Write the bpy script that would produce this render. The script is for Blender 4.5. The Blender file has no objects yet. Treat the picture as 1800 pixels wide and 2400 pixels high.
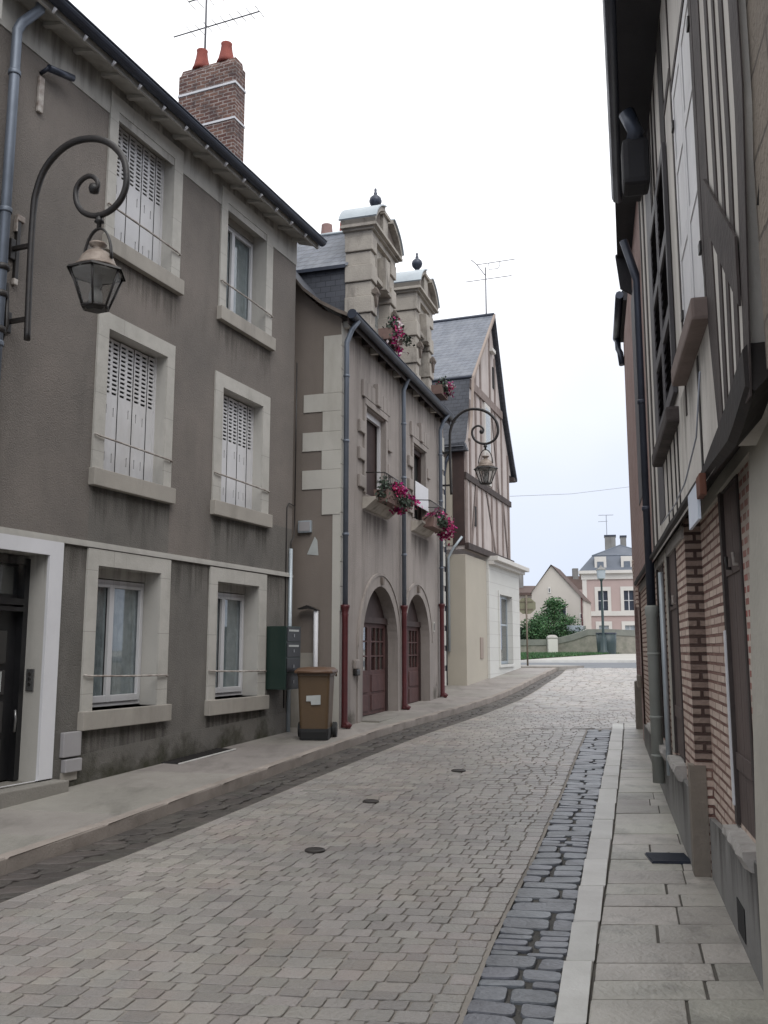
import bpy, bmesh, math, random
from mathutils import Vector, Matrix, noise
R=math.radians; PI=math.pi
random.seed(11)
scn=bpy.context.scene; COL=scn.collection
# ---------------------------------------------------------------- camera
cam=bpy.data.cameras.new('camera'); camo=bpy.data.objects.new('camera',cam); COL.objects.link(camo)
cam.sensor_fit='VERTICAL'; cam.sensor_height=36; cam.lens=32.25; cam.clip_start=.05; cam.clip_end=2000
camo.location=(0,0,1.65); camo.rotation_euler=(R(90+8.52),0,0); scn.camera=camo
# ---------------------------------------------------------------- world: overcast sky
SUN_EL,SUN_AZ=R(48),R(150)
w=bpy.data.worlds.new('World'); scn.world=w; w.use_nodes=True
nt=w.node_tree; nt.nodes.clear(); N=nt.nodes.new; L=nt.links.new
out=N('ShaderNodeOutputWorld'); bg=N('ShaderNodeBackground'); L(bg.outputs[0],out.inputs[0]); bg.inputs[1].default_value=.13
sky=N('ShaderNodeTexSky'); sky.sky_type='NISHITA'; sky.sun_disc=False; sky.sun_elevation=SUN_EL; sky.sun_rotation=SUN_AZ
tc=N('ShaderNodeTexCoord'); sep=N('ShaderNodeSeparateXYZ'); L(tc.outputs['Generated'],sep.inputs[0])
rp=N('ShaderNodeValToRGB'); cr=rp.color_ramp
cr.elements[0].position=0; cr.elements[0].color=(.455,.50,.60,1)
cr.elements[1].position=.75; cr.elements[1].color=(1.0,1.0,1.0,1)
for p_,c_ in ((.08,(.475,.52,.615,1)),(.24,(.54,.575,.655,1)),(.38,(.64,.66,.715,1)),(.54,(.88,.89,.93,1))):
    e_=cr.elements.new(p_); e_.color=c_
cn=N('ShaderNodeTexNoise'); cn.inputs['Scale'].default_value=1.6; cn.inputs['Detail'].default_value=4
L(tc.outputs['Generated'],cn.inputs['Vector'])
ad=N('ShaderNodeMath'); ad.operation='MULTIPLY_ADD'; L(cn.outputs['Fac'],ad.inputs[0]); ad.inputs[1].default_value=.85; 
sb=N('ShaderNodeMath'); sb.operation='SUBTRACT'; L(sep.outputs[2],sb.inputs[0]); sb.inputs[1].default_value=.42
L(sb.outputs[0],ad.inputs[2]); L(ad.outputs[0],rp.inputs[0])
sc_=N('ShaderNodeVectorMath'); sc_.operation='SCALE'; L(rp.outputs[0],sc_.inputs[0]); sc_.inputs['Scale'].default_value=9.0
mx=N('ShaderNodeMix'); mx.data_type='RGBA'; mx.inputs[0].default_value=.97
L(sky.outputs[0],mx.inputs[6]); L(sc_.outputs[0],mx.inputs[7]); L(mx.outputs[2],bg.inputs[0])
# ---------------------------------------------------------------- soft sun behind the cloud
sl=bpy.data.lights.new('sun','SUN'); sl.energy=1.0; sl.angle=R(40); sl.color=(1,.985,.97)
so=bpy.data.objects.new('sun',sl); COL.objects.link(so); so.rotation_euler=(R(42),0,R(20))
scn.view_settings.view_transform='Standard'; scn.view_settings.look='None'; scn.view_settings.gamma=1
scn.view_settings.exposure=.47
scn.render.resolution_x=768; scn.render.resolution_y=1024

# ================================================================ materials
def mat(name,c1,c2=None,scale=3,rough=.8,bump=0,bscale=60,stain=None,sscale=(1,1,.25),samt=.5,metal=0,island=0,spec=.5,grime=None,gz0=0,gh=.6,coord='pos',spots=0):
    m=bpy.data.materials.new(name); m.use_nodes=True; t=m.node_tree; n=t.nodes.new; l=t.links.new
    b=t.nodes['Principled BSDF']; b.inputs['Roughness'].default_value=rough; b.inputs['Metallic'].default_value=metal
    b.inputs['Specular IOR Level'].default_value=spec
    if coord=='pos': co=n('ShaderNodeNewGeometry').outputs['Position']
    else: co=n('ShaderNodeTexCoord').outputs['Object']
    nz=n('ShaderNodeTexNoise'); nz.inputs['Scale'].default_value=scale; nz.inputs['Detail'].default_value=6; nz.inputs['Roughness'].default_value=.62
    l(co,nz.inputs['Vector'])
    r=n('ShaderNodeMapRange'); r.inputs[1].default_value=.3; r.inputs[2].default_value=.7; l(nz.outputs[0],r.inputs[0])
    mixc=n('ShaderNodeMix'); mixc.data_type='RGBA'; mixc.inputs[6].default_value=(*c1,1); mixc.inputs[7].default_value=(*(c2 or [x*.75 for x in c1]),1)
    l(r.outputs[0],mixc.inputs[0]); col=mixc.outputs[2]
    if stain:
        mp=n('ShaderNodeMapping'); mp.inputs['Scale'].default_value=sscale; l(co,mp.inputs[0])
        n2=n('ShaderNodeTexNoise'); n2.inputs['Scale'].default_value=2.2; n2.inputs['Detail'].default_value=7; n2.inputs['Roughness'].default_value=.65; l(mp.outputs[0],n2.inputs['Vector'])
        r2=n('ShaderNodeMapRange'); r2.inputs[1].default_value=.5; r2.inputs[2].default_value=.72; r2.inputs[4].default_value=samt; l(n2.outputs[0],r2.inputs[0])
        m2=n('ShaderNodeMix'); m2.data_type='RGBA'; l(r2.outputs[0],m2.inputs[0]); l(col,m2.inputs[6]); m2.inputs[7].default_value=(*stain,1); col=m2.outputs[2]
    if spots:   # small dark specks and patched areas
        n4=n('ShaderNodeTexNoise'); n4.inputs['Scale'].default_value=14; n4.inputs['Detail'].default_value=9; n4.inputs['Roughness'].default_value=.8; l(co,n4.inputs['Vector'])
        r4=n('ShaderNodeMapRange'); r4.inputs[1].default_value=.56; r4.inputs[2].default_value=.70; r4.inputs[4].default_value=spots; l(n4.outputs[0],r4.inputs[0])
        m4=n('ShaderNodeMix'); m4.data_type='RGBA'; l(r4.outputs[0],m4.inputs[0]); l(col,m4.inputs[6]); m4.inputs[7].default_value=(c1[0]*.45,c1[1]*.45,c1[2]*.45,1); col=m4.outputs[2]
    if island:
        g=n('ShaderNodeNewGeometry'); hv=n('ShaderNodeHueSaturation'); rr=n('ShaderNodeMapRange'); rr.inputs[3].default_value=1-island; rr.inputs[4].default_value=1+island
        l(g.outputs['Random Per Island'],rr.inputs[0]); l(rr.outputs[0],hv.inputs['Value']); l(col,hv.inputs['Color']); col=hv.outputs[0]
        hs=n('ShaderNodeMapRange'); hs.inputs[3].default_value=.475; hs.inputs[4].default_value=.525
        ml=n('ShaderNodeMath'); ml.operation='FRACT'; mm=n('ShaderNodeMath'); mm.operation='MULTIPLY'; mm.inputs[1].default_value=7.3; l(g.outputs['Random Per Island'],mm.inputs[0]); l(mm.outputs[0],ml.inputs[0]); l(ml.outputs[0],hs.inputs[0]); l(hs.outputs[0],hv.inputs['Hue'])
    l(col,b.inputs['Base Color'])
    # fine speckle in roughness
    rr_=n('ShaderNodeMapRange'); rr_.inputs[3].default_value=max(0,rough-.1); rr_.inputs[4].default_value=min(1,rough+.1); l(nz.outputs[0],rr_.inputs[0]); l(rr_.outputs[0],b.inputs['Roughness'])
    if bump:
        n3=n('ShaderNodeTexNoise'); n3.inputs['Scale'].default_value=bscale; n3.inputs['Detail'].default_value=5; l(co,n3.inputs['Vector'])
        bp=n('ShaderNodeBump'); bp.inputs['Strength'].default_value=bump; bp.inputs['Distance'].default_value=.01; l(n3.outputs[0],bp.inputs['Height']); l(bp.outputs[0],b.inputs['Normal'])
    m['_col']=0
    return m
def brickmat(name,c1,c2,mortar,bw,bh,ms,rough=.85,bump=.6,dirt=None,damt=.5,dscale=2.0,offset=.5,jit=.01,vary=None,smooth=.1,mapmode='xz',hshift=0):
    m=bpy.data.materials.new(name); m.use_nodes=True; t=m.node_tree; n=t.nodes.new; l=t.links.new
    b=t.nodes['Principled BSDF']; b.inputs['Roughness'].default_value=rough
    tcn=n('ShaderNodeTexCoord'); s=n('ShaderNodeSeparateXYZ'); l(tcn.outputs['Object'],s.inputs[0])
    c=n('ShaderNodeCombineXYZ')
    if mapmode=='xz':
        a=n('ShaderNodeMath'); l(s.outputs[0],a.inputs[0]); l(s.outputs[1],a.inputs[1]); l(a.outputs[0],c.inputs[0]); l(s.outputs[2],c.inputs[1])
    elif mapmode=='yz':
        l(s.outputs[1],c.inputs[0]); l(s.outputs[2],c.inputs[1])
    else:
        l(s.outputs[0],c.inputs[0]); l(s.outputs[1],c.inputs[1])
    nz=n('ShaderNodeTexNoise'); nz.inputs['Scale'].default_value=6; nz.inputs['Detail'].default_value=3; l(tcn.outputs['Object'],nz.inputs['Vector'])
    sc=n('ShaderNodeVectorMath'); sc.operation='SCALE'; sc.inputs['Scale'].default_value=jit*2; l(nz.outputs['Color'],sc.inputs[0])
    adv=n('ShaderNodeVectorMath'); l(c.outputs[0],adv.inputs[0]); l(sc.outputs[0],adv.inputs[1])
    bt=n('ShaderNodeTexBrick'); l(adv.outputs[0],bt.inputs['Vector']); bt.inputs['Scale'].default_value=1
    bt.inputs['Brick Width'].default_value=bw; bt.inputs['Row Height'].default_value=bh; bt.inputs['Mortar Size'].default_value=ms; bt.inputs['Mortar Smooth'].default_value=smooth
    bt.inputs['Color1'].default_value=(*c1,1); bt.inputs['Color2'].default_value=(*c2,1); bt.inputs['Mortar'].default_value=(*mortar,1); bt.offset=offset
    col=bt.outputs['Color']
    if dirt:
        n2=n('ShaderNodeTexNoise'); n2.inputs['Scale'].default_value=dscale; n2.inputs['Detail'].default_value=8; n2.inputs['Roughness'].default_value=.7; l(tcn.outputs['Object'],n2.inputs['Vector'])
        r2=n('ShaderNodeMapRange'); r2.inputs[1].default_value=.42; r2.inputs[2].default_value=.68; r2.inputs[4].default_value=damt; l(n2.outputs[0],r2.inputs[0])
        m2=n('ShaderNodeMix'); m2.data_type='RGBA'; l(r2.outputs[0],m2.inputs[0]); l(col,m2.inputs[6]); m2.inputs[7].default_value=(*dirt,1); col=m2.outputs[2]
    l(col,b.inputs['Base Color'])
    n3=n('ShaderNodeTexNoise'); n3.inputs['Scale'].default_value=45; n3.inputs['Detail'].default_value=4; l(tcn.outputs['Object'],n3.inputs['Vector'])
    hh=n('ShaderNodeMath'); hh.operation='MULTIPLY_ADD'; l(bt.outputs['Fac'],hh.inputs[0]); hh.inputs[1].default_value=-1; l(n3.outputs[0],hh.inputs[2])
    bp=n('ShaderNodeBump'); bp.inputs['Strength'].default_value=bump; bp.inputs['Distance'].default_value=.012; l(hh.outputs[0],bp.inputs['Height']); l(bp.outputs[0],b.inputs['Normal'])
    return m
def glassmat(name,tint=(.6,.7,.72),refl=.35,rough=.03):
    m=bpy.data.materials.new(name); m.use_nodes=True; t=m.node_tree; n=t.nodes.new; l=t.links.new; t.nodes.clear()
    o=n('ShaderNodeOutputMaterial'); a=n('ShaderNodeBsdfTransparent'); a.inputs[0].default_value=(*tint,1); g=n('ShaderNodeBsdfGlossy'); g.inputs['Roughness'].default_value=rough
    nz=n('ShaderNodeTexNoise'); nz.inputs['Scale'].default_value=3; bp=n('ShaderNodeBump'); bp.inputs['Strength'].default_value=.05; l(nz.outputs[0],bp.inputs['Height']); l(bp.outputs[0],g.inputs['Normal'])
    f=n('ShaderNodeLayerWeight'); f.inputs[0].default_value=.5; pw=n('ShaderNodeMath'); pw.operation='POWER'; pw.inputs[1].default_value=3; l(f.outputs['Facing'],pw.inputs[0]); ma=n('ShaderNodeMath'); ma.operation='MULTIPLY_ADD'; ma.inputs[1].default_value=.6; ma.inputs[2].default_value=.04+refl*.08; l(pw.outputs[0],ma.inputs[0])
    mx=n('ShaderNodeMixShader'); l(ma.outputs[0],mx.inputs[0]); l(a.outputs[0],mx.inputs[1]); l(g.outputs[0],mx.inputs[2]); l(mx.outputs[0],o.inputs[0]); return m
def grimemat(name,col,down=True,amt=.7,sx=9,sz=.5,rough=.9,thr=.42):
    """dirt film with its own ragged shape: streaks that thin out away from one edge"""
    m=bpy.data.materials.new(name); m.use_nodes=True; t=m.node_tree; n=t.nodes.new; l=t.links.new; t.nodes.clear()
    o=n('ShaderNodeOutputMaterial'); a=n('ShaderNodeBsdfTransparent'); d=n('ShaderNodeBsdfDiffuse'); d.inputs[0].default_value=(*col,1)
    tcn=n('ShaderNodeTexCoord'); s_=n('ShaderNodeSeparateXYZ'); l(tcn.outputs['Generated'],s_.inputs[0])
    mp=n('ShaderNodeMapping'); mp.inputs['Scale'].default_value=(sx,sx,sz); l(tcn.outputs['Object'],mp.inputs[0])
    nz=n('ShaderNodeTexNoise'); nz.inputs['Scale'].default_value=1; nz.inputs['Detail'].default_value=8; nz.inputs['Roughness'].default_value=.7; l(mp.outputs[0],nz.inputs['Vector'])
    g=n('ShaderNodeMapRange'); l(s_.outputs[2],g.inputs[0])
    if down: g.inputs[3].default_value=-.28; g.inputs[4].default_value=.10
    else: g.inputs[3].default_value=.12; g.inputs[4].default_value=-.30
    ad=n('ShaderNodeMath'); l(nz.outputs[0],ad.inputs[0]); l(g.outputs[0],ad.inputs[1])
    ex=n('ShaderNodeMath'); ex.operation='PINGPONG'; ex.inputs[1].default_value=.5; l(s_.outputs[0],ex.inputs[0])
    er=n('ShaderNodeMapRange'); er.inputs[1].default_value=0; er.inputs[2].default_value=.08; l(ex.outputs[0],er.inputs[0])
    r=n('ShaderNodeMapRange'); r.inputs[1].default_value=thr; r.inputs[2].default_value=thr+.22; r.inputs[4].default_value=amt; l(ad.outputs[0],r.inputs[0])
    mu=n('ShaderNodeMath'); mu.operation='MULTIPLY'; l(r.outputs[0],mu.inputs[0]); l(er.outputs[0],mu.inputs[1])
    mx=n('ShaderNodeMixShader'); l(mu.outputs[0],mx.inputs[0]); l(a.outputs[0],mx.inputs[1]); l(d.outputs[0],mx.inputs[2]); l(mx.outputs[0],o.inputs[0]); return m
M={}
M['streak']=grimemat('rain_streak_dirt',(.062,.057,.05),True,.40)
M['damp']=grimemat('green_damp_stain',(.055,.056,.035),False,.6,2.2,2.0)
M['streakl']=grimemat('pale_lime_streak',(.30,.285,.26),True,.4,11,.4)
M['brown']=mat('brown_render',(.200,.175,.155),(.140,.127,.115),.8,.9,.9,70,stain=(.115,.105,.093),sscale=(1.1,1.1,.35),samt=.55,spots=.35)
M['greybrown']=mat('grey_brown_render',(.166,.154,.138),(.114,.108,.099),1.1,.9,.9,70,stain=(.088,.083,.073),sscale=(1.2,1.2,.4),samt=.65,spots=.4)
M['cream']=mat('cream_render',(.45,.435,.40),(.39,.378,.35),1.2,.85,.15,70,stain=(.23,.222,.205),samt=.55)
M['creamst']=brickmat('cream_frame_blocks',(.45,.435,.40),(.43,.415,.38),(.26,.25,.225),1.3,.61,.003,.85,.25,dirt=(.30,.29,.26),damt=.6,dscale=2.5,jit=.004)
M['creamsill']=mat('cream_sill_stone',(.36,.335,.295),(.29,.27,.24),2,.85,.2,70,stain=(.19,.175,.155),samt=.7)
M['soffit']=mat('soffit_plaster',(.42,.41,.38),(.30,.29,.27),1.4,.85,.1,40,stain=(.12,.115,.11),sscale=(1,1,1),samt=.7)
M['white']=mat('white_paint',(.66,.66,.68),(.58,.58,.60),1.5,.55,.05,40,stain=(.45,.45,.45),samt=.3)
M['shut']=mat('white_shutter_paint',(.62,.615,.62),(.53,.53,.54),2,.5,.05,30,stain=(.38,.36,.33),samt=.5,spots=.12)
M['pvc']=mat('white_window_frame',(.55,.55,.56),(.50,.50,.51),2,.4)
M['dark']=mat('dark_interior',(.012,.012,.013),(.02,.02,.02),1,.9)
M['curtain']=mat('blue_grey_curtain',(.43,.465,.48),(.24,.27,.29),7,.9,.2,20,stain=(.25,.32,.34),samt=.5)
M['glass']=glassmat('window_glass',(.87,.89,.89),.5)
M['iron']=mat('black_iron',(.012,.012,.013),(.03,.025,.022),14,.42,.15,120,spec=.4)
M['rail']=mat('worn_white_metal',(.50,.47,.43),(.16,.12,.10),9,.55,.1,100)
M['zinc']=mat('zinc',(.17,.195,.235),(.12,.14,.17),3,.45,.05,30,metal=.35,stain=(.10,.11,.13),samt=.5)
M['zincdk']=mat('dark_zinc',(.045,.055,.08),(.03,.035,.05),3,.4,.05,30,metal=.3)
M['zinclt']=mat('light_zinc',(.42,.47,.50),(.33,.37,.40),3,.42,.05,30,metal=.3)
M['blackdoor']=mat('black_door',(.010,.010,.011),(.018,.018,.02),2,.35,.05,40)
M['panelgrey']=mat('grey_door_panel',(.045,.043,.042),(.035,.034,.033),2,.35)
M['paper']=mat('white_paper',(.45,.47,.46),(.36,.38,.37),5,.7)
M['stepst']=mat('step_stone',(.24,.225,.20),(.18,.17,.15),3,.85,.4,50,stain=(.12,.11,.1),sscale=(1,1,1),samt=.5)
M['vent']=mat('grey_box_plastic',(.34,.33,.335),(.30,.29,.295),4,.5)
M['steel']=mat('steel',(.3,.3,.3),(.2,.2,.2),12,.3,metal=.8)
M['green']=mat('dark_green_paint',(.012,.028,.022),(.016,.033,.026),3,.4)
M['slate']=brickmat('slate_lit',(.165,.18,.215),(.12,.135,.165),(.04,.045,.055),.16,.11,.006,.5,.5,dirt=(.22,.235,.26),damt=.6,dscale=3,mapmode='xz')  # lit tone of the slate: brightness of sky-facing slopes put into the colour
M['slatedk']=brickmat('slate_shaded',(.060,.066,.082),(.040,.045,.058),(.018,.02,.026),.18,.10,.006,.55,.5,dirt=(.085,.09,.105),damt=.5,dscale=3)  # shaded tone of the same slate: shade on upright faces put into the colour
M['slatefar']=mat('slate_far',(.11,.125,.155),(.085,.10,.125),.9,.6,.2,8)
M['chim']=brickmat('chimney_brick',(.105,.045,.036),(.20,.11,.08),(.32,.27,.25),.17,.062,.010,.9,1,dirt=(.035,.027,.030),damt=.85,dscale=4,jit=.02)
M['pot']=mat('terracotta_pot',(.27,.062,.042),(.19,.045,.035),8,.8,.2,60)
M['potpale']=mat('pale_pot',(.30,.19,.17),(.24,.15,.135),8,.8,.2,60)
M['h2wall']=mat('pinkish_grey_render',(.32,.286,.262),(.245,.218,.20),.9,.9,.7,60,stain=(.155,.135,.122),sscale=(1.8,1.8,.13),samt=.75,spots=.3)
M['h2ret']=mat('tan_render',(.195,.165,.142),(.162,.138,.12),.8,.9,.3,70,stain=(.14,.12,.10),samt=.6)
M['quoin']=mat('pale_quoin',(.48,.465,.42),(.42,.405,.37),1.3,.85,.2,60,stain=(.26,.24,.2),samt=.4)
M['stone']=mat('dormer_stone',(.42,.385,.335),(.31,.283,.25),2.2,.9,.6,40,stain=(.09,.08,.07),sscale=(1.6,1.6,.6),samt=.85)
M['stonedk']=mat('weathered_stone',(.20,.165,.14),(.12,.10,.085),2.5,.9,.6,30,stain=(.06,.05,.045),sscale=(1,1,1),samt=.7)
M['reddoor']=mat('dull_red_door',(.085,.034,.030),(.055,.024,.022),5,.7,.3,60,stain=(.13,.08,.07),samt=.45)
M['dkdoor']=mat('dark_brown_tympanum',(.042,.022,.019),(.03,.017,.015),5,.7,.2,50)
M['redpipe']=mat('red_cast_iron',(.085,.012,.014),(.055,.009,.011),6,.5,.1,60,stain=(.06,.02,.018),samt=.5)
M['h3plaster']=mat('pink_plaster',(.50,.45,.425),(.41,.36,.34),1.5,.9,.3,40,stain=(.18,.14,.13),sscale=(2,2,.15),samt=.6)
M['h3timber']=mat('faded_timber',(.235,.185,.165),(.16,.125,.112),5,.85,.4,30)
M['h3dark']=mat('dark_beam',(.055,.038,.034),(.035,.025,.022),5,.8,.3,30)
M['brownboard']=mat('brown_board',(.055,.030,.026),(.03,.018,.016),3,.65,.2,30)
M['h3cream']=mat('beige_render',(.42,.385,.32),(.37,.34,.285),.8,.9,.2,60)
M['h3beam']=mat('pale_render_wall',(.33,.27,.23),(.28,.23,.20),1,.9)
M['shopwall']=brickmat('white_block_wall',(.56,.56,.53),(.54,.54,.51),(.44,.43,.41),30,.34,.008,.8,.3,dirt=(.47,.46,.43),damt=.4,dscale=1.2,jit=.0)
M['binbody']=mat('brown_bin_plastic',(.108,.066,.031),(.085,.053,.026),2,.5,.05,60,stain=(.07,.045,.026),samt=.4)
M['binlid']=mat('brown_bin_lid',(.115,.062,.034),(.09,.048,.027),4,.5,.05,60)
M['rubber']=mat('black_rubber',(.012,.013,.014),(.02,.02,.02),8,.7)
M['flower']=mat('magenta_petals',(.42,.012,.15),(.26,.010,.085),20,.7,island=.5)
M['flowerw']=mat('white_petals',(.55,.50,.50),(.5,.42,.42),20,.7,island=.2)
M['leafg']=mat('flower_leaves',(.05,.075,.05),(.03,.045,.03),12,.7,island=.4)
M['boxwood']=mat('flower_box_slats',(.19,.12,.10),(.13,.085,.075),9,.8)
M['leaf']=mat('tree_leaves',(.045,.115,.035),(.03,.085,.028),2,.6,island=.45)
M['leafdk']=mat('hedge_leaves',(.022,.055,.022),(.014,.036,.016),2,.65,island=.4)
M['bark']=mat('bark',(.08,.06,.045),(.05,.04,.03),8,.9,.5,20)
M['grass']=mat('grass',(.09,.17,.035),(.06,.12,.028),.8,.9,.4,9,stain=(.16,.20,.06),sscale=(1,1,1),samt=.5)
# right-hand side
M['creamold']=mat('old_cream_plaster',(.60,.575,.53),(.50,.475,.44),1.6,.9,.35,40,stain=(.25,.225,.195),sscale=(1.8,1.8,.2),samt=.5)
M['timber']=mat('dark_brown_timber',(.050,.038,.035),(.030,.023,.022),6,.75,.4,35,stain=(.085,.068,.062),sscale=(4,4,.2),samt=.5)
M['shutbrown']=mat('brown_shutter_paint',(.10,.074,.067),(.075,.056,.051),2.2,.65,.15,30,stain=(.11,.085,.077),sscale=(3,3,.15),samt=.5)
M['blackwood']=mat('blackened_beam',(.016,.014,.014),(.03,.024,.022),4,.8,.3,25)
M['louvre']=mat('dark_louvre_paint',(.060,.055,.059),(.043,.040,.043),4,.55)
M['bricks']=brickmat('red_brick_courses',(.36,.10,.085),(.30,.15,.125),(.54,.48,.42),.125,.056,.0138,.9,.9,dirt=(.44,.37,.31),damt=.6,dscale=4,jit=.003)
M['bricksp']=brickmat('pinkish_brick_courses',(.66,.56,.48),(.52,.41,.35),(.16,.08,.066),.32,.056,.0105,.9,1,dirt=(.38,.26,.21),damt=.6,dscale=5,jit=.003,smooth=.3)
M['bricksd']=brickmat('dark_brick_courses',(.33,.26,.215),(.25,.185,.155),(.06,.036,.030),.26,.056,.012,.9,1,dirt=(.09,.06,.05),damt=.5,dscale=5,jit=.003,smooth=.3)
M['sillbrown']=mat('pinkish_brown_sill',(.20,.155,.14),(.15,.115,.10),4,.85,.4,30)
M['sleeve']=mat('pale_green_grey_pipe',(.33,.345,.315),(.27,.28,.26),3,.6,.1,40,stain=(.12,.12,.10),samt=.4)
M['plinth']=mat('grey_plinth_cement',(.25,.247,.238),(.185,.182,.175),1.5,.9,.3,50,stain=(.115,.11,.105),sscale=(2.5,2.5,.25),samt=.6)
M['sillold']=mat('worn_white_sill',(.44,.42,.40),(.30,.285,.265),7,.9,.8,30)
M['oldstone']=mat('old_ashlar_stone',(.24,.205,.17),(.17,.15,.125),2.5,.9,.7,30,stain=(.11,.095,.08),sscale=(1,1,1),samt=.6)
M['stoneblock']=brickmat('rough_stone_blocks',(.24,.205,.165),(.20,.17,.14),(.10,.085,.07),.62,.27,.008,.9,.9,dirt=(.15,.13,.11),damt=.6,dscale=4,jit=.03)
M['pinkwall']=brickmat('pinkish_old_brick',(.34,.235,.215),(.29,.20,.18),(.34,.26,.235),.21,.06,.008,.9,.5,dirt=(.22,.13,.115),damt=.6,dscale=2.5)
M['lintel']=mat('yellowish_lintel_plaster',(.45,.43,.375),(.37,.353,.31),2.5,.9,.5,25)
M['signw']=mat('pale_blue_sign_panel',(.62,.68,.76),(.58,.64,.73),2,.35)
M['rust']=mat('rust_wood',(.16,.06,.035),(.10,.04,.026),6,.8)
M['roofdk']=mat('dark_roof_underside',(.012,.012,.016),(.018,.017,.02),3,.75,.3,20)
# ground
M['sett']=mat('worn_sett_stone',(.335,.308,.280),(.225,.215,.205),.7,.38,.8,55,stain=(.36,.285,.235),sscale=(.6,.6,.6),samt=.45,island=.17,spec=.6)
M['joint']=mat('sandy_joint',(.34,.31,.275),(.25,.23,.205),.9,.8,.8,30,stain=(.13,.12,.105),sscale=(.4,.4,.4),samt=.75)
M['gutst']=mat('gutter_stone',(.160,.172,.195),(.095,.102,.116),5,.36,.5,40,island=.22,spec=.6)
M['gutj']=mat('gutter_joint',(.045,.043,.039),(.10,.095,.085),1.5,.75,.8,30)
M['gutl']=mat('left_gutter_stone',(.085,.075,.066),(.05,.045,.04),4,.6,.8,35,stain=(.12,.10,.085),sscale=(1,1,1),samt=.4,island=.2)
M['walk']=mat('worn_pavement',(.31,.288,.262),(.215,.20,.182),1.1,.6,.5,60,stain=(.13,.12,.107),sscale=(1.5,.6,1),samt=.65,spots=.35)
M['walkslab']=mat('worn_pavement_slab',(.31,.288,.262),(.215,.20,.182),1.1,.6,.5,60,stain=(.13,.12,.107),sscale=(1.5,.6,1),samt=.65,spots=.35,island=.05)
M['slab']=mat('stone_slab',(.44,.42,.375),(.29,.275,.245),1.6,.42,.6,45,stain=(.13,.125,.11),sscale=(1.8,1.8,1.8),samt=.7,island=.2,spec=.5)
M['slabj']=mat('slab_joint',(.075,.07,.06),(.12,.11,.095),4,.85,.5,50)
M['kerb']=mat('pale_kerb_stone',(.62,.615,.59),(.52,.515,.49),3,.5,.3,60,stain=(.34,.325,.30),sscale=(1,1,1),samt=.4,island=.08)
M['kerbl']=mat('left_kerb_stone',(.35,.305,.27),(.24,.21,.185),3,.75,.4,60,stain=(.12,.10,.085),sscale=(1,1,1),samt=.5)
M['asphalt']=mat('blue_grey_asphalt',(.12,.13,.145),(.10,.11,.122),.5,.65,.3,40)
M['pale']=mat('pale_paving',(.40,.385,.355),(.34,.33,.30),.6,.7,.2,20)
M['ground']=mat('ground_earth',(.18,.165,.14),(.13,.12,.10),.4,.9,.4,10)
M['iron2']=mat('rusty_cover',(.03,.026,.024),(.045,.038,.034),12,.55,.3,60)
M['rubblewall']=mat('rubble_wall',(.27,.255,.215),(.17,.165,.14),2.5,.9,.6,6,stain=(.10,.12,.08),sscale=(1,1,1),samt=.5)
M['capstone']=mat('capping_stone',(.20,.205,.18),(.15,.155,.14),2,.9,.3,10)
M['mansion']=mat('pink_mansion_render',(.43,.335,.315),(.385,.30,.28),.6,.9,.1,10)
M['trim']=mat('mansion_trim',(.60,.58,.545),(.53,.51,.48),.8,.85)
M['gablewall']=mat('beige_gable_render',(.52,.48,.435),(.46,.42,.38),.5,.9,.1,10)
M['tileroof']=mat('brown_tile_roof',(.10,.065,.055),(.07,.048,.042),1.5,.85,.3,8)
M['olive']=mat('sign_back_olive',(.24,.235,.155),(.21,.205,.14),3,.6)
M['rustpole']=mat('sign_pole',(.20,.165,.12),(.14,.115,.09),5,.6)
M['lampgreen']=mat('dark_teal_paint',(.020,.040,.045),(.03,.05,.05),3,.45)
M['opal']=glassmat('lantern_glass',(.80,.80,.79),.6,.2)
M['opalin']=mat('lantern_frost',(.30,.30,.29),(.25,.25,.24),5,.5)
M['copper']=mat('lantern_copper',(.33,.28,.235),(.13,.095,.075),7,.5,.15,60,metal=.2)
M['wire']=mat('grey_wire',(.12,.12,.13),(.10,.10,.11),3,.6)
M['wirelt']=mat('light_wire',(.35,.37,.42),(.30,.32,.37),3,.6)

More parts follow.
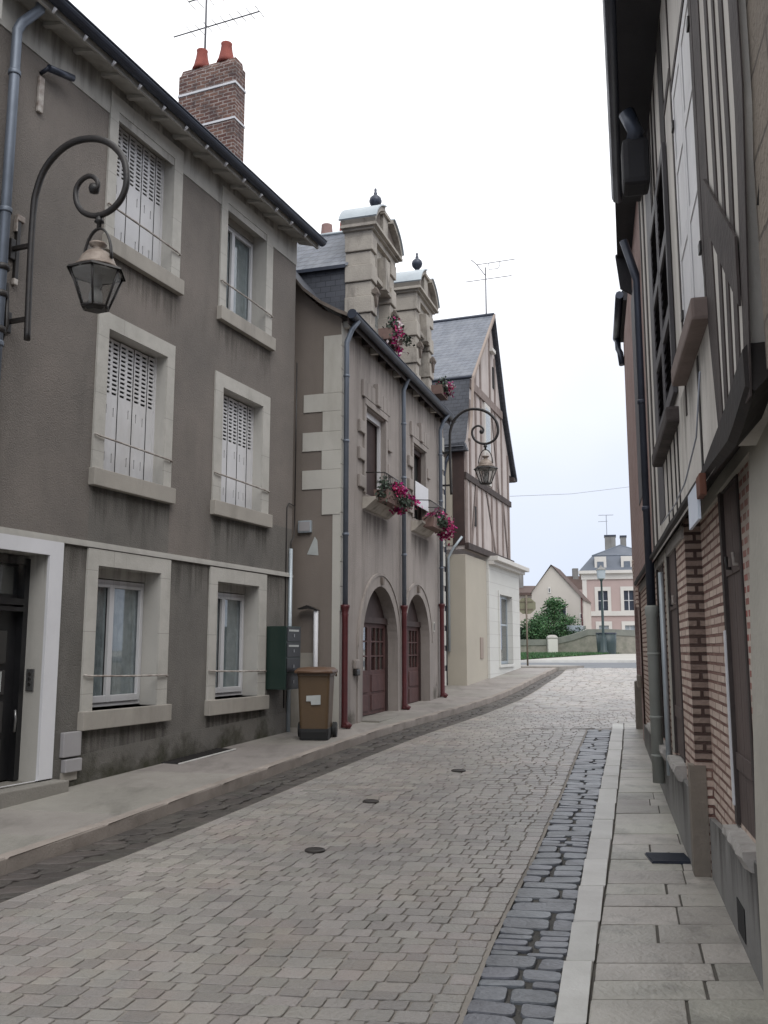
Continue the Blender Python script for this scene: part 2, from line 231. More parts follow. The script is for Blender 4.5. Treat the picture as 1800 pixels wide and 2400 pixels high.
# ================================================================ mesh helper
class MB:
    def __init__(s): s.bm=bmesh.new()
    def face(s,pts,mi=0,smooth=False):
        vs=[s.bm.verts.new(p) for p in pts]; f=s.bm.faces.new(vs); f.material_index=mi; f.smooth=smooth; return f
    def box(s,x0,x1,y0,y1,z0,z1,mi=0):
        if x0>x1:x0,x1=x1,x0
        if y0>y1:y0,y1=y1,y0
        if z0>z1:z0,z1=z1,z0
        v=[s.bm.verts.new((x,y,z)) for x in(x0,x1) for y in(y0,y1) for z in(z0,z1)]
        for q in((0,1,3,2),(4,6,7,5),(0,4,5,1),(2,3,7,6),(0,2,6,4),(1,5,7,3)):
            f=s.bm.faces.new([v[i] for i in q]); f.material_index=mi
        return s
    def bbox(s,x0,x1,y0,y1,z0,z1,b=.01,mi=0):   # bevelled box
        n0=len(s.bm.faces); ne=set(s.bm.edges); s.box(x0,x1,y0,y1,z0,z1,mi)
        eg=[e for e in s.bm.edges if e not in ne]
        bmesh.ops.bevel(s.bm,geom=eg,offset=b,segments=2,profile=.6,affect='EDGES'); return s
    def prism(s,poly,a,b,axis='y',mi=0):       # poly list of 2D pts ; extrude along axis from a to b
        def P(p,t):
            if axis=='y': return (p[0],t,p[1])
            if axis=='x': return (t,p[0],p[1])
            return (p[0],p[1],t)
        A=[s.bm.verts.new(P(p,a)) for p in poly]; B=[s.bm.verts.new(P(p,b)) for p in poly]; n=len(poly)
        f=s.bm.faces.new(A); f.material_index=mi; f=s.bm.faces.new(B[::-1]); f.material_index=mi
        for i in range(n):
            f=s.bm.faces.new([A[i],B[i],B[(i+1)%n],A[(i+1)%n]]); f.material_index=mi
        return s
    def tube(s,pts,r,seg=8,mi=0,flat=None):
        pts=[Vector(p) for p in pts]; rs=r if isinstance(r,(list,tuple)) else [r]*len(pts)
        rings=[]; up=None
        for i,p in enumerate(pts):
            if i==0:d=pts[1]-p
            elif i==len(pts)-1:d=p-pts[-2]
            else:
                d=(pts[i+1]-p).normalized()+(p-pts[i-1]).normalized()
            d.normalize()
            if up is None: up=Vector((0,0,1)) if abs(d.z)<.9 else Vector((1,0,0))
            u=d.cross(up); 
            if u.length<1e-4: u=d.orthogonal()
            u.normalize(); v=u.cross(d).normalized(); up=v
            rings.append([s.bm.verts.new(p+(u*math.cos(2*PI*k/seg)+v*math.sin(2*PI*k/seg)*(flat or 1))*rs[i]) for k in range(seg)])
        for a,b in zip(rings,rings[1:]):
            for k in range(seg):
                f=s.bm.faces.new([a[k],a[(k+1)%seg],b[(k+1)%seg],b[k]]); f.smooth=seg>4; f.material_index=mi
        s.bm.faces.new(rings[0][::-1]).material_index=mi; s.bm.faces.new(rings[-1]).material_index=mi
        return s
    def lathe(s,prof,c=(0,0),seg=20,mi=0,smooth=True,caps=True,rot=0):
        rings=[[s.bm.verts.new((c[0]+r*math.cos(rot+2*PI*k/seg),c[1]+r*math.sin(rot+2*PI*k/seg),z)) for k in range(seg)] for r,z in prof]
        for a,b in zip(rings,rings[1:]):
            for k in range(seg):
                f=s.bm.faces.new([a[k],a[(k+1)%seg],b[(k+1)%seg],b[k]]); f.smooth=smooth; f.material_index=mi
        if caps:
            s.bm.faces.new(rings[0][::-1]).material_index=mi; s.bm.faces.new(rings[-1]).material_index=mi
        return s
    def wall(s,x0,x1,z0,z1,y,holes=(),depth=.2,matf=None,rmi=None,cuts=(),zcuts=()):
        """wall face in the plane y with rectangular holes (xa,xb,za,zb); reveals go to y+depth"""
        xs=sorted({x0,x1,*[h[0] for h in holes],*[h[1] for h in holes],*cuts}); zs=sorted({z0,z1,*[h[2] for h in holes],*[h[3] for h in holes],*zcuts})
        xs=[x for x in xs if x0<=x<=x1]; zs=[z for z in zs if z0<=z<=z1]
        V={}
        def v(i,j):
            if (i,j) not in V: V[i,j]=s.bm.verts.new((xs[i],y,zs[j]))
            return V[i,j]
        for i in range(len(xs)-1):
            for j in range(len(zs)-1):
                cx,cz=(xs[i]+xs[i+1])/2,(zs[j]+zs[j+1])/2
                if any(h[0]<cx<h[1] and h[2]<cz<h[3] for h in holes): continue
                f=s.bm.faces.new([v(i,j),v(i+1,j),v(i+1,j+1),v(i,j+1)])
                f.material_index=matf(cx,cz) if matf else 0
        for h in holes:
            a,b,c,d=h[:4]
            for q in (((a,c),(a,d)),((b,d),(b,c)),((a,d),(b,d)),((b,c),(a,c))):
                (xa,za),(xb,zb)=q
                f=s.face([(xa,y,za),(xb,y,zb),(xb,y+depth,zb),(xa,y+depth,za)]); f.material_index=rmi if rmi is not None else 0
        return s
    def build(s,name,m,parent=None,label=None,kind=None,bevel=0,recalc=True,loc=None):
        if recalc: bmesh.ops.recalc_face_normals(s.bm,faces=s.bm.faces)
        me=bpy.data.meshes.new(name); s.bm.to_mesh(me); s.bm.free()
        for x in (m if isinstance(m,(list,tuple)) else [m]): me.materials.append(M[x])
        o=bpy.data.objects.new(name,me); COL.objects.link(o)
        if parent: o.parent=parent
        if loc: o.location=loc
        if label: o['label']=label
        if kind: o['kind']=kind
        if bevel:
            b=o.modifiers.new('bevel','BEVEL'); b.width=bevel; b.segments=2; b.limit_method='ANGLE'
        return o
def thing(name,label,cat,loc=(0,0,0),az=None,group=None,rotz=None):
    o=bpy.data.objects.new(name,None); COL.objects.link(o); o.empty_display_size=.2
    o.location=loc
    if az is not None: o.rotation_euler=(0,0,R(90-az))   # local X runs along the facade, away from the camera
    if rotz is not None: o.rotation_euler=(0,0,rotz)
    o['label']=label; o['category']=cat
    if group: o['group']=group
    return o
def tag(o,label,cat,group=None):
    o['label']=label; o['category']=cat
    if group:o['group']=group
    return o
def copy_tree(o,parent=None):
    c=o.copy(); COL.objects.link(c); c.parent=parent
    for ch in list(o.children): copy_tree(ch,c)
    return c
def lerp(a,b,t): return a+(b-a)*t
def interp(y,P):   # piecewise linear x(y)
    if y<=P[0][1]:
        (x0,y0),(x1,y1)=P[0],P[1]
    elif y>=P[-1][1]:
        (x0,y0),(x1,y1)=P[-2],P[-1]
    else:
        for (x0,y0),(x1,y1) in zip(P,P[1:]):
            if y0<=y<=y1: break
    return x0+(x1-x0)*(y-y0)/(y1-y0)
PZ=[(-.7,-20),(0,0),(.53,13.2),(.68,19),(.80,22),(1.15,28),(1.25,31),(1.29,40),(1.38,80),(1.6,300)]
def gz(y): return interp(y,PZ)

# ================================================================ GROUND
def sheet(name,left,right,ys,zo,m,nx=1,kind='structure',wob=0):
    """strip between two plan polylines, following the slope of the street"""
    b=MB(); rows=[]
    for y in ys:
        a,c=interp(y,left),interp(y,right)
        rows.append([b.bm.verts.new((lerp(a,c,i/nx),y,gz(y)+zo+wob*noise.noise((lerp(a,c,i/nx)*1.3,y*1.3,0)))) for i in range(nx+1)])
    for p,q in zip(rows,rows[1:]):
        for i in range(nx): b.bm.faces.new([p[i],p[i+1],q[i+1],q[i]]).smooth=True
    return b.build(name,m,kind=kind,recalc=False)
def frange(a,b,s):
    n=max(1,round((b-a)/s)); return [a+(b-a)*i/n for i in range(n+1)]
KL=[(-7.2,-6),(-2.56,6.39),(-2.20,7.3),(-1.48,9.35),(-.60,11.8),(.32,14.25),(1.42,16.9),(2.55,20.0),(3.75,23.6),(4.7,26.3),(5.15,27.6)]
GLr=[(-6.6,-6),(-2.20,5.95),(-1.80,6.85),(-1.12,8.7),(-.26,11.1),(.62,13.4),(1.72,16.2),(2.85,19.4),(4.0,23.1),(4.95,26.0),(5.4,27.6)]
WL=[(-7.5,-3),(-3.35,7.87),(-1.30,13.17),(-.60,13.4),(1.30,19.56),(1.97,22.04),(4.2,28.0)]
KRl=[(-1.2,-3),(.77,4.28),(1.44,6.75),(2.51,10.64),(3.28,13.5),(3.42,14.0)]
KRr=[(-1.05,-3),(.875,4.20),(1.59,6.72),(2.66,10.6),(3.43,13.45),(3.57,14.0)]
GRl=[(-1.7,-3),(.26,4.0),(.57,5.19),(1.03,6.75),(1.66,9.0),(2.92,13.65),(3.0,14.0)]
WR=[(-.2,-3),(1.75,4.05),(3.99,14.0)]
RR=[(3.99,14.0),(4.6,17.0),(8.5,24.0),(14,28.2)]
ZR=-.07
sheet('ground',[(-220,-30),(-220,400)],[(220,-30),(220,400)],frange(-30,28.4,3)+[28.4,31,36,40,60,80,120,200,400],-.16,'ground')
# carriageway joint bed, then individual setts
left=lambda y:interp(y,GLr)
def right(y): return interp(y,GRl)+.012 if y<14 else interp(y,RR)
b=MB(); rows=[]
for y in frange(-3,28.5,.35):
    a,c=left(y)-.02,(right(y)+.02 if y<14 else right(y)+.4)
    rows.append([b.bm.verts.new((lerp(a,c,i/14),y,gz(y)+ZR-.0075+.003*noise.noise((lerp(a,c,i/14)*1.6,y*1.6,3)))) for i in range(15)])
for p,q in zip(rows,rows[1:]):
    for i in range(14): b.bm.faces.new([p[i],p[i+1],q[i+1],q[i]]).smooth=True
b.build('road_bed','joint',kind='structure',recalc=False)
def stone(b,Q,gap,z,h,rnd,dome=.002,ef=.95,tilt=.02):
    """one worn paving stone filling the plan quad Q, with unevenly rounded corners"""
    c=Vector((sum(q[0] for q in Q)/4,sum(q[1] for q in Q)/4)); Q=[Vector(q) for q in Q]; cor=[]
    sz=min((Q[1]-Q[0]).length,(Q[2]-Q[1]).length)
    k=1-gap/max(sz,.02); Q=[c+(q-c)*k+Vector((random.uniform(-1,1),random.uniform(-1,1)))*gap*.35 for q in Q]
    for a in range(4):
        q,p,n_=Q[a],Q[a-1],Q[(a+1)%4]; r=rnd*sz*random.uniform(.5,1.4); u,v=(p-q),(n_-q); u=u.normalized()*min(r,u.length*.45); v=v.normalized()*min(r,v.length*.45)
        cor+=[q+u,q+(u+v)*.28,q+v]
    tx,ty=random.uniform(-tilt,tilt),random.uniform(-tilt,tilt)
    def top(k,zz):
        out=[]
        for q in cor:
            d=(q-c)*k; out.append(b.bm.verts.new((c.x+d.x,c.y+d.y,gz(c.y+d.y)+zz+tx*d.x+ty*d.y)))
        return out
    r0=top(1,z-h); r1=top(1-(1-ef)*.25,z-.35*h); r2=top(ef,z); r3=top(.5,z+dome); n=len(cor)
    for A,B in((r0,r1),(r1,r2),(r2,r3)):
        for i in range(n): b.bm.faces.new([A[i],A[(i+1)%n],B[(i+1)%n],B[i]])
    b.bm.faces.new(r3)
def pave(name,m,y0,y1,lf,rf,rowh,w,gap,z,h,rnd,dome,jit=.25,tilt=0,ef=.95,wob=.02,cull=False,lean=.02):
    """rows of stones laid across a strip whose edges are lf(y), rf(y)"""
    b=MB(); t=y0; sl=math.tan(R(tilt)); us=None
    while t<y1:
        rh=rowh*random.uniform(1-jit,1+jit); W=rf(t)-lf(t); n=max(1,round(W/w+random.uniform(-.3,.3)))
        br=[0]; 
        for k in range(n): br.append(br[-1]+random.uniform(1-jit,1+jit))
        br=[q/br[-1] for q in br]; off=random.random()
        def P(u,y):
            y2=y+sl*u*(rf(y)-lf(y)); x=lerp(lf(y2),rf(y2),u); return (x, y2+wob*noise.noise((x*.9,y*2.2,4)))
        for a,c in zip(br,br[1:]):
            ym=t+rh/2; xm=lerp(lf(ym),rf(ym),(a+c)/2)
            if cull and not(-ym*.47-.4<xm<ym*.47+.4): continue
            stone(b,[P(a,t),P(c,t),P(c,t+rh),P(a,t+rh)],gap,z+random.uniform(-.0016,.0016),h,rnd,dome,ef,lean)
        t+=rh
    return b.build(name,m,kind='structure',recalc=False)
pave('road','sett',2.6,8.9,left,right,.110,.136,.0085,ZR,.006,.12,.0004,jit=.26,tilt=-6,ef=.95,cull=True,lean=.010)
pave('road','sett',8.9,17,left,right,.110,.15,.009,ZR,.007,.15,.0008,jit=.24,tilt=-6,ef=.94,lean=.03)
pave('road','sett',17,28.3,left,right,.17,.26,.012,ZR,.008,.2,.002,jit=.2,tilt=-6,ef=.9,lean=.04)
# right-hand gutter: big dark stones
sheet('gutter_bed',GRl,KRl,frange(-3,14,.5),ZR-.020,'gutj',4)
pave('gutter','gutst',2.4,14,lambda y:interp(y,GRl)+.012,lambda y:interp(y,KRl)-.008,.13,.24,.014,ZR-.006,.020,.24,.002,jit=.5,ef=.95,tilt=-9,lean=.04,wob=.05)
# left-hand gutter, darker and sunken
sheet('gutter_bed',KL,GLr,frange(-3,27.6,.5),ZR-.03,'gutl',3)
pave('gutter','gutl',4.6,27.4,lambda y:interp(y,KL)+.04,lambda y:interp(y,GLr)-.01,.15,.2,.012,ZR-.012,.016,.3,.003,jit=.35,tilt=12,ef=.9,lean=.05)
# right kerb of pale blocks
def kerb(name,m,A,B,y0,y1,ln,zt,drop,gap=.006,bev=.008):
    b=MB(); y=y0
    while y<y1:
        l_=ln*random.uniform(.85,1.15); ya,yb=y+gap/2,min(y+l_,y1)-gap/2; dz=random.uniform(-.003,.003)
        P=[(interp(ya,A),ya),(interp(ya,B),ya),(interp(yb,B),yb),(interp(yb,A),yb)]
        bot=[b.bm.verts.new((x,yy,gz(yy)+zt-drop)) for x,yy in P]
        mid=[b.bm.verts.new((x,yy,gz(yy)+zt-bev+dz)) for x,yy in P]
        cx=sum(p[0] for p in P)/4; cy=sum(p[1] for p in P)/4
        top=[]
        for x,yy in P:
            dx,dy=cx-x,cy-yy; top.append(b.bm.verts.new((x+math.copysign(min(bev,abs(dx)),dx),yy+math.copysign(min(bev,abs(dy)),dy),gz(yy)+zt+dz)))
        for Q,S in((bot,mid),(mid,top)):
            for i in range(4): b.bm.faces.new([Q[i],Q[(i+1)%4],S[(i+1)%4],S[i]])
        b.bm.faces.new(top)
        y+=l_
    return b.build(name,m,kind='structure')
kerb('kerb','kerb',KRl,KRr,2,14,.62,.012,.14)
# right pavement: bed and slabs
sheet('pavement_bed',KRr,[(x+.4,y) for x,y in WR],frange(-3,14.2,.5),-.007,'slabj',3)
pave('pavement','slab',2.0,14.1,lambda y:interp(y,KRr)+.006,lambda y:interp(y,WR)+.03,.29,.50,.007,0,.005,.03,.0,jit=.38,ef=.985,lean=.004,wob=.0)
sheet('pavement_bed',KRl,[(4.8,14),(5.2,18),(9,24)],frange(14,14.8,.4),-.07,'joint',2)
# left pavement and kerb
KLi=[(x-.11,y) for x,y in KL]
kerb('kerb','kerbl',KLi,KL,3.5,27.5,.9,.006,.13,gap=.003,bev=.012)
sheet('pavement_bed',[(x-1.2,y) for x,y in WL],KLi,frange(-3,27.6,.3),-.004,'walk',10,wob=.0)
pave('pavement','walkslab',3.2,27.5,lambda y:interp(y,WL)-.03,lambda y:interp(y,KLi)-.003,.85,1.1,.004,0,.004,.02,.0,jit=.3,tilt=-10,ef=.99,lean=.002,wob=.0)
# the square beyond
sheet('side_road',[(-60,28),(-60,60)],[(90,28),(90,60)],[28.3,29.5,31,33.2],-.075,'asphalt',6)
sheet('pavement',[(-60,33),(-60,60)],[(90,33),(90,60)],[33.2,36,40,60,68,80],.0,'pale',6)
bb=MB(); bb.box(-30,60,33.05,33.25,gz(33)-.12,gz(33)+.012); bb.build('kerb','kerb',kind='structure')
# pavement corner in front of the shop
cb=MB(); P=[(4.05,27.4),(5.15,27.4),(6.15,28.6),(5.6,30.2),(4.3,30.2)]
cb.prism([(x,y) for x,y in P],gz(28)-.12,gz(28)+.004,axis='z'); cb.build('pavement','walk',kind='structure')
# grass strip: sheet of turf with blades
sheet('lawn',[(3.0,34),(5,66)],[(5.0,34),(15.3,62.5),(17,66)],[34,38,44,50,56,62,65.8],.03,'grass',4)
b=MB()
for i in range(12000):
    y=random.uniform(34,65.8); a,c=interp(y,[(3,34),(5,66)]),interp(y,[(5,34),(15.3,62.5),(17,66)]); x=random.uniform(a,c)
    an=random.uniform(0,PI); h=random.uniform(.06,.16); dx,dy=math.cos(an)*.03,math.sin(an)*.03; z=gz(y)+.02
    b.face([(x-dx,y-dy,z),(x+dx,y+dy,z),(x+random.uniform(-.05,.05),y+random.uniform(-.05,.05),z+h)])
tag(b.build('grass','leaf',kind='stuff',recalc=False),'short green grass strip in front of the low stone wall','grass')
# iron covers in the road
def cover(x,y,r,name,label):
    b=MB(); z=gz(y)+ZR
    b.lathe([(r*1.0,-.03),(r*1.0,.006),(r*.86,.010),(r*.84,.002),(r*.2,.002)],seg=18,smooth=False)
    for k in range(5): b.box(-.75*r,.75*r,(k-2)*r*.28-.008,(k-2)*r*.28+.008,.002,.008)
    o=b.build(name,'iron2'); o.location=(x,y,z+.004); tag(o,label,'cover','small iron covers set in the road'); return o
cover(-.5,6.93,.075,'valve_cover','small dark iron cover in the road nearest to the camera')
cover(-.12,8.65,.075,'valve_cover','small dark iron cover in the middle of the road, second of three from the camera')
cover(.81,10.28,.08,'valve_cover','small dark iron cover farthest up the road, towards the dark gutter')
# cellar grate in the right pavement
b=MB(); b.box(-.40,.02,-.14,.14,-.03,.004)
for k in range(9): b.box(-.39,.01,-.13+.032*k-.006,-.13+.032*k+.006,.002,.012)
o=b.build('pavement_grate','zincdk'); o.location=(2.03,6.42,gz(6.42)+.006); o.scale=(.64,.8,1); o.rotation_euler=(math.atan(.04),0,R(-4)); tag(o,'dark metal grate in the right pavement at the foot of the striped brick pier','grate')
# cellar opening in the left pavement, against the brown house
A0,A1=Vector((-2.45,10.36)),Vector((-2.02,11.40)); dd=(A1-A0).normalized(); nn=Vector((dd.y,-dd.x))
g=thing('cellar_grate','dark sunken cellar grate in the left pavement below the two ground floor windows','grate',(A0.x,A0.y,gz(A0.y)),22.4)
b=MB(); b.prism([(0,.008),(1.12,.052),(1.12,.030),(0,-.012)],-.24,-.01,axis='y'); b.build('pit','dark',g)
b=MB(); b.prism([(-.02,.012),(1.14,.058),(1.14,.045),(-.02,0)],-.262,-.24,axis='y'); b.build('frame','kerb',g)
b=MB()
for k in range(14): b.box(.04+.08*k,.05+.08*k,-.24,-.01,.012+.0032*k,.018+.0032*k)
b.build('bars','iron2',g)

# ================================================================ HOUSE 1: brown rendered three-storey house (left)
# local frame: x along the facade away from the camera, -y towards the street, z up
H1=thing('rendered_house','three-storey brown rendered house with cream window frames and a tall brick chimney, on the left','house',(-3.07,8.87,0),22.4)
XE=4.58
holes=[(.43,1.46,5.98,7.45),(2.65,3.67,5.98,7.45),(.43,1.46,3.47,4.99),(2.65,3.66,3.47,4.95),(.43,1.48,1.05,2.49),(2.64,3.65,1.05,2.48),(-1.26,-.27,.40,2.53)]
def h1m(x,z):
    if z>7.36: return 2
    if z<2.69: return 1
    if (.27<x<1.62 and 2.6<z<3.4) or (2.47<x<4.58 and 2.6<z<3.4): return 1
    return 0
b=MB(); b.wall(-1.35,XE,.0,7.95,0,holes,.34,matf=h1m,rmi=3,cuts=(.27,1.62,2.47),zcuts=(2.69,3.36,7.36))
b.face([(XE,0,0),(XE,7,0),(XE,7,7.9),(XE,3.4,10.6),(XE,0,7.95)],0)
b.build('wall',['brown','greybrown','soffit','cream'],H1)
b=MB(); b.box(-1.3,XE,.36,.42,.3,7.9); b.build('room_backing','dark',H1)
# cream band below the eave runs 15 mm proud of the brown panels, with verticals between the windows
def surround(x0,x1,z0,z1,o,t=.022,mi='cream',nm='surround',parent=None):
    b=MB(); ox0,ox1,oz1=o
    b.wall(ox0,ox1,z0,oz1,-t,[(x0,x1,z0,z1)],t); 
    for q in((ox0,x0),(x1,ox1)): b.face([(q[0],-t,z0),(q[1],-t,z0),(q[1],0,z0),(q[0],0,z0)])
    b.face([(ox0,-t,z0),(ox0,-t,oz1),(ox0,0,oz1),(ox0,0,z0)]); b.face([(ox1,-t,z0),(ox1,-t,oz1),(ox1,0,oz1),(ox1,0,z0)]); b.face([(ox0,-t,oz1),(ox1,-t,oz1),(ox1,0,oz1),(ox0,0,oz1)])
    return b
b=MB(); b.box(-1.35,XE,-.012,-.001,7.36,7.86); b.build('eave_band','cream',H1)
def sill(p,x0,x1,z0,z1,pr=.07):
    b=MB(); b.bbox(x0,x1,-pr,.30,z0,z1,.008); b.build('sill','creamsill',p)
def rail(p,x0,x1,z,dark=False):
    b=MB(); y=-.045; b.tube([(x0+.02,0,z+.02),(x0,y,z+.02),(x0+.05,y,z+.012),((x0+x1)/2,y-.012,z-.004),(x1-.05,y,z-.012),(x1,y,z-.02),(x1-.01,0,z-.02)],.011,6); b.build('guard_rail','rail' if not dark else 'rail',p)
def shutters(p,x0,x1,z0,z1):
    """closed white metal folding shutter, louvre slots at the top of each leaf"""
    n=8; xe=x1-.03; cw=(xe-x0)/n; hs=[]
    zt=z1-.04; zb=z1-(z1-z0)*.42; r=12
    for i in range(n):
        a,c=x0+i*cw+cw*.2,x0+(i+1)*cw-cw*.16
        for k in range(r):
            d=(zt-zb)/r; hs.append((a,c,zb+k*d+d*.28,zb+k*d+d*.80))
        zz=lerp(z0,z1,.45)+(i%4)*-.015
        if i%4!=3: hs.append(((a+c)/2-.008,(a+c)/2+.008,zz,zz+.10))
        zz=lerp(z0,z1,.10)
        if i%4!=3: hs.append(((a+c)/2-.008,(a+c)/2+.008,zz,zz+.10))
    b=MB()
    for i in range(n):   # every leaf folds a few millimetres out of the plane
        y=.135 if i%2 else .142
        sub=[h for h in hs if x0+i*cw<h[0]<x0+(i+1)*cw]
        b.wall(x0+i*cw+.002,x0+(i+1)*cw-.003,z0+.02,z1-.02,y,sub,.012)
        b.face([(x0+(i+1)*cw-.003,y,z0+.02),(x0+(i+1)*cw+.002,y+.012,z0+.02),(x0+(i+1)*cw+.002,y+.012,z1-.02),(x0+(i+1)*cw-.003,y,z1-.02)])
    b.box(xe,x1,.13,.17,z0,z1)
    b.build('shutter','shut',p)
    b=MB(); b.box(x0,x1,.175,.18,z0,z1); b.build('shutter_backing','dark',p)
def curtain(b,x0,x1,z0,z1,y,amp=.012,n=30,k=9):
    c=[(lerp(x0,x1,i/n),y+amp*math.sin(i/n*k*2*PI)+amp*.5*math.sin(i*2.3)) for i in range(n+1)]
    for (xa,ya),(xb,yb) in zip(c,c[1:]): b.face([(xa,ya,z0),(xb,yb,z0),(xb,yb,z1),(xa,ya,z1)],smooth=True)
def casement(p,x0,x1,z0,z1,y=.22,split=.5,narrow=0):
    t=.045; b=MB(); xm=lerp(x0,x1,split)
    for q in((x0,x0+t),(x1-t,x1)): b.box(q[0],q[1],y,y+.05,z0,z1)
    b.box(x0+t,x1-t,y,y+.05,z1-t,z1); b.box(x0+t,x1-t,y,y+.05,z0,z0+t+.01)
    for a,c in((x0+t,xm),(xm,x1-t)):
        s_=.036
        b.box(a,a+s_,y-.018,y+.02,z0+t,z1-t); b.box(c-s_,c,y-.018,y+.02,z0+t,z1-t)
        b.box(a+s_,c-s_,y-.018,y+.02,z1-t-s_,z1-t); b.box(a+s_,c-s_,y-.018,y+.02,z0+t,z0+t+.07)
    b.build('frame','pvc',p,bevel=.004)
    b=MB(); b.box(x0+t,x1-t,y+.022,y+.026,z0+t,z1-t); b.build('pane','glass',p)
    b=MB(); curtain(b,x0+.03,xm-.03,z0+.05,z1-.03,y+.045); curtain(b,xm+.02,x1-.03,z0+.05,z1-.03,y+.045); b.build('curtain','curtain',p,recalc=False)
winlab=['','','','','','']
specs=[ # x0,x1,z0,z1, outer(x0,x1,ztop), kind
 (.43,1.46,5.98,7.45,(.29,1.63,7.62),'S'),(2.65,3.67,5.98,7.45,(2.50,3.85,7.62),'C'),
 (.43,1.46,3.47,4.99,(.26,1.60,5.16),'S'),(2.65,3.66,3.47,4.95,(2.47,3.85,5.12),'S'),
 (.43,1.48,1.05,2.49,(.27,1.66,2.655),'C'),(2.64,3.65,1.05,2.48,(2.47,3.85,2.65),'C')]
for i,(x0,x1,z0,z1,o,k) in enumerate(specs):
    f=surround(x0,x1,z0,z1,o).build('window','creamst',H1)
    sill(f,o[0]-.02,o[2-1]+.03,z0-.18,z0,.075)
    if k=='S': shutters(f,x0,x1,z0,z1)
    else:
        # roller box above, white reveal strip on the right
        b=MB(); b.box(x0,x1,.19,.33,z1-.10,z1); b.build('frame_trim','soffit',f)
        casement(f,x0+.005,x1-.005,z0+.01,z1-.11,.20,split=.46)
    rail(f,o[0]+.01,o[1]-.02,z0+.33)
    b=MB(); b.face([(o[0]-.06,-.0035,z0-.85),(o[1]+.08,-.0035,z0-.85),(o[1]+.08,-.0035,z0-.18),(o[0]-.06,-.0035,z0-.18)]); b.build('rain_streaks','streak',H1,recalc=False)
# string course
b=MB(); b.box(-1.35,XE,-.03,-.001,2.665,2.70); b.box(-1.35,XE,-.018,-.001,2.70,2.725); b.build('string_course','cream',H1)
# base plaster band
b=MB(); b.prism([(-.10,.3),(XE,.45),(XE,.80),(2.4,.72),(1.7,.70),(-.10,.62)],-.012,-.001); b.build('base_band','greybrown',H1)
b=MB(); b.face([(-.09,-.0145,.32),(XE,-.0145,.48),(XE,-.0145,1.05),(-.09,-.0145,.95)]); b.build('damp_stain','damp',H1,recalc=False)
b=MB(); b.face([(-1.3,-.016,7.2),(XE,-.016,7.2),(XE,-.016,7.72),(-1.3,-.016,7.72)]); b.build('rain_streaks','streak',H1,recalc=False)
b=MB(); b.face([(-1.3,-.004,2.0),(XE,-.004,2.0),(XE,-.004,2.66),(-1.3,-.004,2.66)]); b.build('rain_streaks','streak',H1,recalc=False)
# downpipe of the left corner
b=MB(); b.tube([(-1.13,-.09,.3),(-1.13,-.09,7.35),(-1.10,-.11,7.45),(-1.0,-.22,7.62),(-1.0,-.24,7.72)],.048,12)
for z in (2.2,4.3,5.55,6.9): b.lathe([(.056,z),(.058,z+.01),(.058,z+.035),(.056,z+.045)],(-1.13,-.09),14)
b.build('downpipe','zinc',H1)
b=MB()
for z in (4.42,4.75,5.0): b.lathe([(.055,z),(.068,z+.01),(.068,z+.05),(.055,z+.06)],(-1.13,-.09),14)
b.tube([(-1.08,-.07,4.35),(-1.06,-.12,4.5),(-1.07,-.1,4.9)],.02,6); b.build('pipe_bracket','iron',H1)
# roof: eave soffit, slope, gutter
roof=MB(); E0=-.30
prof=[(E0,7.70),(4.0,10.75),(7.6,8.1)]
for (ya,za),(yb,zb) in zip(prof,prof[1:]):
    roof.face([(-1.35,ya,za+.06),(XE+.12,ya,za+.06),(XE+.12,yb,zb+.06),(-1.35,yb,zb+.06)])
roof.face([(XE+.12,E0,7.76),(XE+.12,0,7.95),(XE+.12,4,10.72),(XE+.12,4,10.81)])
rf=roof.build('roof','slatedk',H1)
b=MB(); b.face([(-1.35,0,7.74),(XE+.1,0,7.74),(XE+.1,E0+.02,7.655),(-1.35,E0+.02,7.655)]); b.box(-1.35,XE+.12,E0-.01,E0+.015,7.62,7.76); b.build('soffit','soffit',rf,recalc=False)
for k in range(14):   # rafter feet
    x=-1.15+k*.43; b=MB(); b.prism([(-.002,7.69),(-.002,7.738),(E0+.03,7.653),(E0+.03,7.63)],x-.03,x+.03,axis='x'); b.build('rafter_foot','soffit',rf)
b=MB()   # gutter: half round
for k in range(9):
    a0,a1=PI+PI*k/9,PI+PI*(k+1)/9
    f=lambda a,x:(x,E0-.075+.068*math.cos(a),7.725+.068*math.sin(a))
    b.face([f(a0,-1.35),f(a1,-1.35),f(a1,XE+.14),f(a0,XE+.14)],smooth=True)
b.tube([(-1.35,E0-.145,7.728),(XE+.14,E0-.145,7.728)],.011,6)
b.build('gutter','zincdk',rf,recalc=False)
for k in range(14):
    x=-.94+k*.43; b=MB(); b.tube([(x,E0-.02,7.60),(x,E0-.055,7.645)],[.012,.02],6); b.build('gutter_bracket','white',rf)
# gable verge flashing
b=MB(); b.prism([(E0,7.66),(4.0,10.7),(4.0,10.84),(E0-.02,7.82)],XE+.12,XE+.16,axis='x'); b.build('verge','zinc',rf)
# chimney on the far gable
b=MB(); cx0,cx1,cy0,cy1=4.26,4.56,.95,2.0
b.box(cx0,cx1,cy0,cy1,8.0,10.76); b.prism([(cx0,10.76),(cx1,10.76),(cx1-.05,10.88),(cx0+.05,10.88)],cy0+.03,cy1-.03)
ch=b.build('chimney','chim',H1)
for z in (9.80,10.40): 
    b=MB(); b.box(cx0-.012,cx1+.012,cy0-.012,cy1+.012,z,z+.035); b.build('iron_band','white',ch)
for y in (1.22,1.68):
    b=MB(); b.lathe([(.13,10.87),(.155,10.89),(.13,10.95),(.098,11.1),(.085,11.20),(.092,11.23),(.06,11.23)],(4.41,y),18); b.build('chimney_pot','pot',ch)
